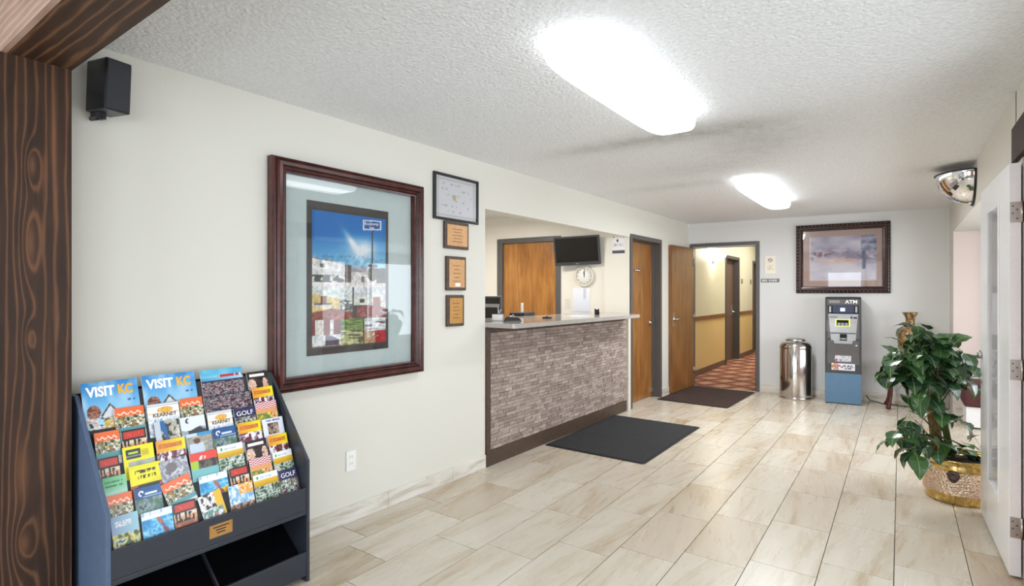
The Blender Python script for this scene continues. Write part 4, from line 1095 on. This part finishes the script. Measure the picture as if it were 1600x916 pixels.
# ------------------------------------------------------------------ ceiling lamps
def lamp(cx, y0, y1, w_, lab, power):
    t = thing('ceiling_light', lab, 'ceiling light', (cx, (y0+y1)/2, H), 0, 'fluorescent ceiling lights')
    L2 = (y1-y0)/2
    MB().box(-w_/2+.04, w_/2-.04, -L2+.08, L2-.08, -.02, 0).obj('base_plate', 'white_paint', t)
    n = 40; rings = []
    for s_, z in ((1.0, -.004), (1.0, -.045), (.985, -.068), (.93, -.082), (.80, -.088)):
        ring = []
        for i in range(n):
            a = 2*math.pi*(i+.5)/n; c_, d_ = math.cos(a), math.sin(a); p = 5.0
            rx = (abs(c_)**(2/p))*(1 if c_ >= 0 else -1)*(w_/2-(1-s_)*.16); ry = (abs(d_)**(2/p))*(1 if d_ >= 0 else -1)*(L2-(1-s_)*.16)
            ring.append((rx, ry, z))
        rings.append(ring)
    vs = [p for r_ in rings for p in r_]; fs = [(k*n+i, k*n+(i+1) % n, (k+1)*n+(i+1) % n, (k+1)*n+i) for k in range(len(rings)-1) for i in range(n)]
    fs.append(list(range((len(rings)-1)*n, len(rings)*n)))
    MB().add(vs, fs, smooth=True).obj('lens', 'lamp_lens', t)
    area('ceiling_light_glow', (cx, (y0+y1)/2, H-.10), (cx, (y0+y1)/2, 0), w_*.9, (y1-y0)*.9, power, (.97, .99, 1))
lamp(-1.085, 1.86, 3.22, .30, 'long wraparound fluorescent ceiling light nearest the camera, lit', 3)
lamp(-1.11, 5.10, 6.80, .27, 'smaller looking lit fluorescent ceiling light near the far wall', 34)
# office and hall fittings (office fixture and hall glow unseen, added for light)
t = thing('office_fill_light', 'unseen round ceiling light added to light the office behind the counter', 'ceiling light', (-3.9, 4.6, H))
MB().lathe([(0, -.07), (.16, -.05), (.2, -.01), (.2, 0)], n=30).obj('shade', 'lamp_lens', t)
area('office_fill_glow', (-3.9, 4.6, H-.1), (-3.9, 4.6, 0), .5, .5, 30, (1, .96, .9))
area('hall_fill_glow', (-2.0, 12.0, 2.66), (-2.0, 12.0, 0), .4, 3.0, 36, (1, .95, .85))
t = thing('wall_sconce', 'bright lit glass sconce on the hallway wall seen through the doorway', 'wall lamp', (-2.78, 10.1, 2.05))
MB().box(0, .02, -.05, .05, -.12, .06).obj('back_plate', 'brushed', t)
MB().lathe([(.02, -.02), (.07, .0), (.13, .05), (.16, .11)], (.10, 0, -.06), 24).obj('shade', 'sconce_glass', t)
d_ = bpy.data.lights.new('sconce_bulb', 'POINT'); d_.energy = 14; d_.color = (1, .95, .85); d_.shadow_soft_size = .05
o = bpy.data.objects.new('sconce_bulb', d_); COL.objects.link(o); o.location = (-2.64, 10.1, 2.13)
for k, y in enumerate((12.3, 13.15)):
    tag(bx(0, .01, 0, .12, 0, .10).obj('room_sign', 'ink_grey', None, loc=(-2.78, y, 1.60)), ('small grey room sign just beyond the first hallway door', 'small grey room sign just before the second hallway door')[k], 'sign', 'hallway room signs')

# ------------------------------------------------------------------ mats
def floor_mat(name, lab, mat, edge, mtx, w_, l_):
    t = thing(name, lab, 'mat', mtx=mtx)
    mb = MB(); n = 20; pts = []
    for cx, cy, a0 in ((w_/2-.03, l_/2-.03, 0), (-w_/2+.03, l_/2-.03, 90), (-w_/2+.03, -l_/2+.03, 180), (w_/2-.03, -l_/2+.03, 270)):
        for k in range(5): a = R(a0+22.5*k); pts.append((cx+.03*math.cos(a), cy+.03*math.sin(a)))
    mb.prism(pts, 2, .001, .004).obj('rubber_backing', 'rubber', t)
    mb = MB(); mb.prism([(x*(w_-.05)/w_, y*(l_-.05)/l_) for x, y in pts], 2, .004, .009).obj('pile', mat, t)
floor_mat('floor_mat', 'charcoal grey doormat on the tiles in front of the reception counter', 'mat_grey', '', Matrix.Translation(LWp(.495, 4.955))@Matrix.Rotation(-.005, 4, 'Z'), .96, 1.50)
floor_mat('floor_mat', 'dark brown doormat at the hallway doorway', 'mat_brown', '', Matrix.Translation((-2.12, 7.50, 0))@Matrix.Rotation(-.035, 4, 'Z'), .90, 1.34)

# ------------------------------------------------------------------ far wall items
t = thing('framed_painting', 'wide framed street painting under glass on the far wall above the cash machine', 'picture', mtx=onF(1.446, .002, 1.395))
W3, H3 = 1.058, .915
mould(t, W3, H3, .09, [(0, 0), (0, .03), (.012, .042), (.030, .046), (.042, .036), (.052, .036), (.060, .028), (.078, .024), (.085, .010)], 'mahogany_dark', ['', '', 'mahogany_dark', 'mahogany_dark', 'walnut', 'mahogany_dark', 'mahogany_dark', 'mahogany', ''])
k = MB()
for side_ in range(2):
    n = int((W3-.06)/.045)
    for i in range(n): x = .045+i*.045; k.box(x, x+.016, (.014 if side_ == 0 else H3-.030), (.030 if side_ == 0 else H3-.014), .044, .050)
    n = int((H3-.06)/.045)
    for i in range(n): y = .045+i*.045; k.box((.014 if side_ == 0 else W3-.030), (.030 if side_ == 0 else W3-.014), y, y+.016, .044, .050)
tag(k.obj('beading', 'walnut', t), kind='stuff')
def painting(u, v):
    a, b = .11, .13
    if u < a or u > 1-.085 or v < .13 or v > 1-.125: return rgb('B59A90') if not (a-.012 < u < 1-.073 and .118 < v < .887) else rgb('E2D2C6')
    x = (u-a)/(1-.085-a); y = (v-.13)/(1-.125-.13)
    if x > .78 and y > .62+.3*(.95-x): return mott(x, y, [rgb('7A80A0'), rgb('A8A8C0'), rgb('5A6080')], 6, 2)
    if .80 < x < .84 and y > .25: return rgb('6A6E88')
    sky = lerp(rgb('DCD6E0'), rgb('A8A0B8'), (fb(x*4, y*5, 3)-.3)*1.8); gr = lerp(rgb('C6BED2'), rgb('EAE6EE'), fb(x*5, y*8, 8))
    c = lerp(gr, sky, (y-.45)*8)
    m = math.exp(-((y-.56-.08*math.sin(x*5))/.13)**2)*(.35+.9*fb(x*7, y*7, 5))
    c = lerp(c, mott(x, y, [rgb('8A80A0'), rgb('6E6680'), rgb('C8C0D0'), rgb('9A6A70')], 8, 4), m)
    m = math.exp(-((y-.44)/.06)**2-((x-.45)/.28)**2)*fb(x*12, y*16, 7)*1.6
    return lerp(c, rgb('E0A890'), m)
sheet('painting', W3-.15, H3-.15, .004, painting, 70, 56, t, Matrix.Translation((.075, .075, .004)))
bx(.083, W3-.083, .083, H3-.083, .014, .016).obj('glass', 'glass_pic', t)

def nosmoke(u, v):
    r_ = math.hypot((u-.5)*.56, v-.76)
    if .085 < r_ < .115: return rgb('3A3A3A')
    if r_ < .09 and (abs((u-.5)*.56+(v-.76)) < .016 or (abs(v-.76) < .018 and abs(u-.5) < .12)): return rgb('3A3A3A')
    if .2 < v < .5 and .2 < u < .8 and vn(u*16, v*24, 2) > .5: return rgb('D8C8A8')
    return rgb('ECE2D0')
tag(sheet('no_smoking_sign', .135, .25, .004, nosmoke, 30, 54, mtx=onF(1.055, .002, 1.664)), 'cream no smoking sign right of the hallway doorway', 'sign')
def plate(u, v):
    if .3 < v < .7 and .06 < u < .94 and vn(u*40, 2, 3) > .4: return rgb('C8C4C0')
    return rgb('5A5552')
tag(sheet('name_plate', .235, .05, .006, plate, 40, 6, mtx=onF(1.004, .002, 1.545)), 'narrow dark grey name plate below the no smoking sign', 'sign')
tag(MB().box(0, .03, -.03, 0, 0, .05).obj('motion_sensor', 'white_plastic', mtx=Matrix.Translation(FWp(-.015, .0, 2.375))@Matrix.Rotation(AF, 4, 'Z')@Matrix.Rotation(0, 4, 'Z'), bevel=.006), 'tiny white sensor in the corner under the ceiling', 'sensor')

# stainless bin
t = thing('trash_can', 'round stainless steel trash can with a domed lid standing beside the cash machine', 'trash can', (-1.135, 8.05, 0))
MB().lathe([(0, 0), (.196, 0), (.198, .02), (.190, .025), (.190, .03)], n=48).obj('base_ring', 'steel', t)
MB().lathe([(.190, .03), (.192, .04), (.192, .655), (.190, .66)], n=48).obj('body', 'steel', t)
MB().lathe([(.190, .66), (.195, .665), (.195, .68), (.185, .715), (.160, .745), (.125, .76), (.118, .765), (.118, .755), (.10, .745)], n=48).obj('lid', 'steel', t)
MB().lathe([(.118, .762), (.122, .768), (.112, .786), (.06, .796), (0, .798)], n=36).obj('swing_flap', 'brushed', t)

# cash machine
t = thing('cash_machine', 'grey cash machine with a blue lower panel standing under the framed painting', 'cash machine', FWp(1.99, .23), AF)
w2 = .195
sidep = [(-.17, 0), (.17, 0), (.17, 1.31), (.15, 1.345), (-.06, 1.345), (-.10, 1.32), (-.105, 1.22), (-.125, 1.05), (-.165, .92), (-.18, .80), (-.17, .62), (-.17, .385)]
def yat(z):    # front face depth of the cabinet at height z
    pr = [(0, -.17), (.62, -.17), (.80, -.18), (.92, -.165), (1.05, -.125), (1.22, -.105), (1.32, -.10)]
    for (a, ya), (b, yb) in zip(pr, pr[1:]):
        if a <= z <= b: return ya+(yb-ya)*(z-a)/(b-a)
    return -.1
MB().prism([(y, z) for y, z in sidep], 0, -w2, w2).obj('cabinet', 'atm_dark', t, bevel=.012, seg=3)
def front(name, x0, x1, z0, z1, mat, off=.004, parent=t, taper=0, n=6, bevel=0):
    mb = MB(); vs = []
    for k in range(n+1):
        z = z0+(z1-z0)*k/n; y = yat(z)-off; s_ = 1-taper*(1-k/n)
        vs += [(x0*s_, y, z), (x1*s_, y, z)]
    m = len(vs); vs += [(x, y+off+.003, z) for x, y, z in vs]
    fs = [(2*k, 2*k+1, 2*k+3, 2*k+2) for k in range(n)]+[(m+2*k+2, m+2*k+3, m+2*k+1, m+2*k) for k in range(n)]
    fs += [(2*k, 2*k+2, m+2*k+2, m+2*k) for k in range(n)]+[(2*k+3, 2*k+1, m+2*k+1, m+2*k+3) for k in range(n)]+[(1, 0, m, m+1), (2*n, 2*n+1, m+2*n+1, m+2*n)]
    return mb.add(vs, fs).obj(name, mat, parent, bevel=bevel)
bl = front('lower_panel', -.193, .193, .012, .385, 'blue_metal', .004); bl['label'] = 'plain blue lower panel'
front('fascia', -.170, .170, .50, 1.315, 'atm_grey', .003)
hd = front('header_sign', -.160, .160, 1.255, 1.312, 'atm_grey', .007)
f2 = front('upper_fascia', -.160, .160, .80, 1.13, 'atm_light', .008, taper=.18)
sc_ = front('screen_surround', -.165, .165, 1.135, 1.245, 'screen', .010)
front('screen', -.115, .115, 1.145, 1.235, 'screen_lit', .011, parent=sc_, n=1)
front('screen_icon', -.03, .02, 1.165, 1.205, 'screen_white', .0125, parent=sc_, n=1)
for s_ in (-1, 1): front('side_light', *sorted((s_*.13, s_*.152)), 1.15, 1.225, 'atm_light', .013, parent=sc_, n=1)
text('ATM', .062, 'ink_white', hd, (.02, yat(1.28)-.013, 1.263), w=.13, rot=(R(90), 0, 0), bold=.0015)
front('logo_block', -.15, -.035, 1.268, 1.302, 'ink_grey', .0085, parent=hd, n=1)
for a, b, z0, z1 in ((-.15, -.06, 1.095, 1.10), (-.15, -.06, 1.08, 1.085), (.08, .10, 1.075, 1.10), (.11, .15, 1.075, 1.095)): front('marking', a, b, z0, z1, 'ink_black', .0095, parent=f2, n=1)
kb = front('keypad_frame', -.085, .075, .975, 1.065, 'slot_yellow', .010, n=2)
front('keypad_recess', -.070, .060, .982, 1.055, 'screen', .0115, parent=kb, n=1)
for i in range(3):
    for j in range(3): front('key', -.06+.04*i, -.028+.04*i, .985+.012*j, .993+.012*j, 'atm_light', .014, parent=kb, n=1)
front('tray_lip', -.135, .135, .885, .895, 'ink_black', .011, n=1)
cdr = front('cash_drawer', -.125, .125, .76, .883, 'atm_light', .012, taper=.25)
front('cash_slot', -.035, .04, .80, .88, 'screen', .018, parent=cdr, n=2); front('slot_lip', -.028, .033, .815, .83, 'atm_light', .021, parent=cdr, n=1)
MB().lathe([(0, -.006), (.012, -.005), (.012, 0)], (.14, yat(.74)-.003, .74), 16, axis=1).obj('lock', 'chrome', t)
def sticker(u, v):
    if u < .3 and vn(u*20, v*9, 3) > .5: return rgb('B87A4A')
    if .2 < v < .85 and .1 < u < .95 and vn(u*22, v*8, 6) > .48: return rgb('5A5A78') if u > .4 else rgb('A04A5A')
    return rgb('DCDCE2')
st = sheet('sticker', .25, .085, .001, sticker, 40, 14, t, Matrix.Translation((-.125, -.1738, .425))@PF_); st['label'] = 'white sticker with card logos'
st = sheet('sticker', .175, .075, .001, lambda u, v: rgb('C8CACE') if vn(u*14, v*6, 2) < .55 else (rgb('9A4A6A') if u < .4 else rgb('A8AAB4')), 24, 10, t, Matrix.Translation((-.09, -.1738, .535))@PF_); st['label'] = 'pale grey sticker'
tag(MB().tube([FWp(2.24, .20, .10), FWp(2.28, .19, .045), FWp(2.42, .17, .010), FWp(2.62, .20, .008), FWp(2.80, .24, .008), FWp(3.0, .20, .008), FWp(3.06, .14, .008)], .006, 8).obj('power_cord', 'black'), 'thin black power cord running over the floor from the cash machine', 'cord')

# carved console table and vase
t = thing('console_table', 'dark carved wooden console table with curved legs behind the potted plant', 'table', (.125, 8.08, 0), AF)
pts = [(-.30, -.16), (-.26, -.19), (.26, -.19), (.30, -.16), (.30, .15), (-.30, .15)]
MB().prism(pts, 2, .535, .56).obj('tabletop', 'mahogany', t, bevel=.006)
MB().box(-.24, .24, -.15, -.13, .47, .535).box(-.24, .24, .11, .13, .47, .535).box(-.24, -.22, -.13, .11, .47, .535).box(.22, .24, -.13, .11, .47, .535).obj('apron', 'mahogany', t)
for sx in (-1, 1):
    for sy in (-1, 1):
        prof = [(0, .535, .030), (.012, .48, .036), (.016, .42, .034), (.004, .34, .026), (-.006, .26, .020), (-.006, .18, .017), (.002, .10, .016), (.014, .05, .020), (.022, .018, .027), (.024, .003, .022)]
        MB().tube([(sx*(.235+d_), sy*(.135+d_*.8)-.01, z) for d_, z, _ in prof], [r_ for _, _, r_ in prof], 12).obj('leg', 'mahogany', t)
t = tag(MB().lathe([(0, 0), (.085, 0), (.09, .015), (.07, .03), (.085, .08), (.118, .17), (.128, .26), (.122, .33), (.095, .39), (.058, .43), (.046, .455), (.045, .50), (.050, .54), (.068, .575), (.078, .59), (.078, .602), (.070, .602), (.045, .56), (.038, .50)], n=40).obj('gilt_vase', 'vase'), 'tall gilt brown vase with a flared neck on the table behind the plant', 'vase')
t.location = (.095, 8.08, .5605)

# security mirror
t = thing('dome_mirror', 'chrome quarter dome security mirror high on the right wall', 'mirror', (.483, 5.78, 2.372)); t.scale = (.9, .9, .88)
mb = MB(); n, m = 28, 14; rr = .265; vs = []
for i in range(m+1):
    ph = (math.pi/2)*i/m
    for j in range(n+1):
        th = -math.pi/2+math.pi*j/n
        vs.append((-.012-rr*math.cos(ph)*math.cos(th)*.98, rr*math.cos(ph)*math.sin(th), -.285*math.sin(ph)))
fs = [(i*(n+1)+j, i*(n+1)+j+1, (i+1)*(n+1)+j+1, (i+1)*(n+1)+j) for i in range(m) for j in range(n)]
mb.add(vs, fs, smooth=True).obj('dome', 'mirror', t)
rim = [( -.006, .275*math.cos(a), -.295*math.sin(a)) for a in [math.pi*k/24 for k in range(25)]]
MB().tube(rim, .010, 8).tube([(-.012-(rr+.002)*math.cos(a), (rr+.002)*math.sin(a), 0) for a in [-math.pi/2+math.pi*k/24 for k in range(25)]], .006, 8).obj('rim', 'black', t)

# alcove: bench, curtain
t = thing('bench_seat', 'maroon upholstered bench in the alcove behind the plant', 'bench', (1.15, 7.45, 0))
bx(-.62, .62, -.22, .22, .225, .47).obj('seat', 'maroon', t, bevel=.02)
bx(-.60, .60, -.20, .20, .02, .225).obj('plinth', 'white_paint', t)
mb = MB(); vs = []; n = 60
for i in range(n+1):
    x = .30*i/n; y = .02*math.sin(i*.9)
    vs += [(x, y, 0), (x, y, 1.75)]
m_ = len(vs); vs += [(x, y+.006, z) for x, y, z in vs]
fs = [(2*i, 2*i+2, 2*i+3, 2*i+1) for i in range(n)]+[(m_+2*i+1, m_+2*i+3, m_+2*i+2, m_+2*i) for i in range(n)]
o = mb.add(vs, fs, smooth=True).obj('curtain', 'curtain', None, loc=(.80, 7.82, .30)); tag(o, 'dark grey green curtain seen through the pane of the white door', 'curtain')

# ------------------------------------------------------------------ plant in the brass pot
PC = Vector((.318, 4.75, 0))
t = thing('brass_planter', 'embossed brass planter on the floor beside the white door', 'planter', PC); t.scale = (.95, .95, .97)
MB().lathe([(0, 0), (.185, 0), (.192, .012), (.190, .028), (.197, .045), (.205, .07)], n=56).obj('base_ring', 'brass', t)
MB().lathe([(.205, .07), (.210, .11), (.210, .19), (.207, .225)], n=56).obj('patterned_band', 'brass_band', t)
MB().lathe([(.207, .225), (.212, .24), (.205, .262), (.207, .288), (.222, .296), (.224, .304), (.215, .308), (.200, .300), (.196, .25)], n=56).obj('rim', 'brass', t)
MB().lathe([(0, .262), (.197, .262)], n=40).obj('soil', 'soil', t)
av = math.atan2(-PC.y, -PC.x)-.12
md = Vector((math.cos(av), math.sin(av), 0))
o = MB().lathe([(0, .012), (.02, .010), (.03, .012), (.036, .004), (.036, 0)], n=20, axis=0).tube([(.012, .022*math.cos(a), -.016+.026*math.sin(a)) for a in [2*math.pi*k/20 for k in range(21)]], .005, 6).obj('lion_handle', 'walnut', t)
o.location = md*.208+Vector((0, 0, .205)); o.rotation_euler = (0, 0, av)

pt = thing('rubber_plant', 'large leafy green houseplant growing from the brass planter', 'plant', PC+Vector((0, 0, .262)))
def loc(p): return Vector(p)-PC-Vector((0, 0, .262))
o = MB().tube([loc((.215, 4.78, .25)), loc((.185, 4.77, .55)), loc((.145, 4.76, .90))], .034, 14).obj('moss_pole', 'coir', pt); o['label'] = 'brown coir moss pole'
def leafmesh(L, wd, droop, fold, tw):
    mb = MB(); vs = []; n = 10
    for i in range(n+1):
        s_ = i/n; x = L*s_*(1-.18*droop*s_*s_); z = -L*droop*.55*s_*s_*s_+L*.06*math.sin(s_*3.1)
        hw = wd*math.sin(math.pi*min(1, s_**.85))**.8*(1-.25*s_)+.0006
        for k, q in enumerate((-1, -.5, 0, .5, 1)):
            vs.append((x, q*hw, z+abs(q)*hw*fold+q*tw*s_*hw+.003*math.sin(i*2.2+q)))
    fs = [(i*5+k, i*5+k+1, (i+1)*5+k+1, (i+1)*5+k) for i in range(n) for k in range(4)]
    mb.add(vs, fs, smooth=True); mb.tube([(-.035, 0, .006), (-.01, 0, .002), (0, 0, 0)], .0022, 5)
    return mb.mesh('leaf', 'leaf')
LM = [leafmesh(.150+.018*(k % 3), .056+.006*(k % 2), .15+.13*k, .16, .08*((k % 3)-1)) for k in range(6)]
whorls = [((.03, 4.56, .90), 6, .9), ((.24, 4.64, 1.00), 6, .9), ((.13, 4.60, 1.02), 6, .9), ((.12, 4.50, .80), 5, .9), ((.29, 4.64, .86), 5, .9), ((.10, 4.69, 1.17), 6, .85), ((.17, 4.66, 1.13), 6, .85), ((.05, 4.60, 1.03), 6, .9), ((.28, 4.70, 1.02), 5, .9), ((.0, 4.52, .93), 5, .9), ((.17, 4.58, .88), 5, .95), ((.101, 4.69, 1.09), 7, .95), ((-.007, 4.612, .99), 6, .95), ((.206, 4.704, 1.06), 7, 1.0), ((.331, 4.76, 1.00), 5, .9), ((.37, 4.80, .93), 5, .95), ((-.053, 4.517, .87), 5, .95),
          ((.063, 4.539, .85), 6, 1.0), ((.224, 4.717, .82), 6, .9), ((.331, 4.78, .79), 5, .9), ((.046, 4.527, .60), 5, .85), ((-.010, 4.415, .485), 6, .9), ((.104, 4.507, .47), 6, .9),
          ((.224, 4.717, .585), 6, .85), ((.313, 4.74, .56), 5, .85), ((.079, 4.427, .36), 6, .85), ((.201, 4.577, .40), 5, .8), ((.331, 4.76, .36), 5, .8), ((.137, 4.716, .72), 4, .85), ((.15, 4.63, .95), 7, 1.0), ((.26, 4.66, .93), 6, 1.0), ((.36, 4.90, .33), 4, .6), ((.25, 4.70, .32), 5, .65)]
stem0 = loc((.28, 4.80, .27))
for wi, (c, nl, sc_) in enumerate(whorls):
    c = loc(c); z_ = c.z
    # stems rise beside the pole, then reach out to the whorl
    mid = loc((.19+.02*math.sin(wi), 4.73+.02*math.cos(wi*2), max(.36, (c.z+.262)*.72)))
    q = [stem0+Vector((.02*math.sin(wi*1.7), .02*math.cos(wi*2.3), 0)), stem0.lerp(mid, .5)+Vector((.01, 0, .03)), mid, mid.lerp(c, .6)+Vector((0, 0, .03)), c]
    MB().tube(q, [.006, .006, .005, .004, .003], 7).obj('stem', 'stem', pt)
    a0 = random.random()*6.28
    for k in range(nl):
        o = bpy.data.objects.new('leaf', LM[(wi+k) % 6]); COL.objects.link(o); o.parent = pt
        az = a0+k*2*math.pi/nl+random.uniform(-.3, .3); pitch = random.uniform(.25, 1.25) if wi < 29 else random.uniform(-.1, .5)
        if k == 0: pitch = -.45
        d3 = Vector((math.cos(az)*math.cos(pitch), math.sin(az)*math.cos(pitch), -math.sin(pitch)))
        rt = Matrix.Rotation(az, 4, 'Z')@Matrix.Rotation(pitch, 4, 'Y')@Matrix.Rotation(random.uniform(-.3, .3), 4, 'X')
        s_ = sc_*random.uniform(.85, 1.1)
        o.matrix_local = Matrix.Translation(c+d3*.03+Vector((0, 0, random.uniform(-.05, .03))))@rt@Matrix.Scale(s_, 4)
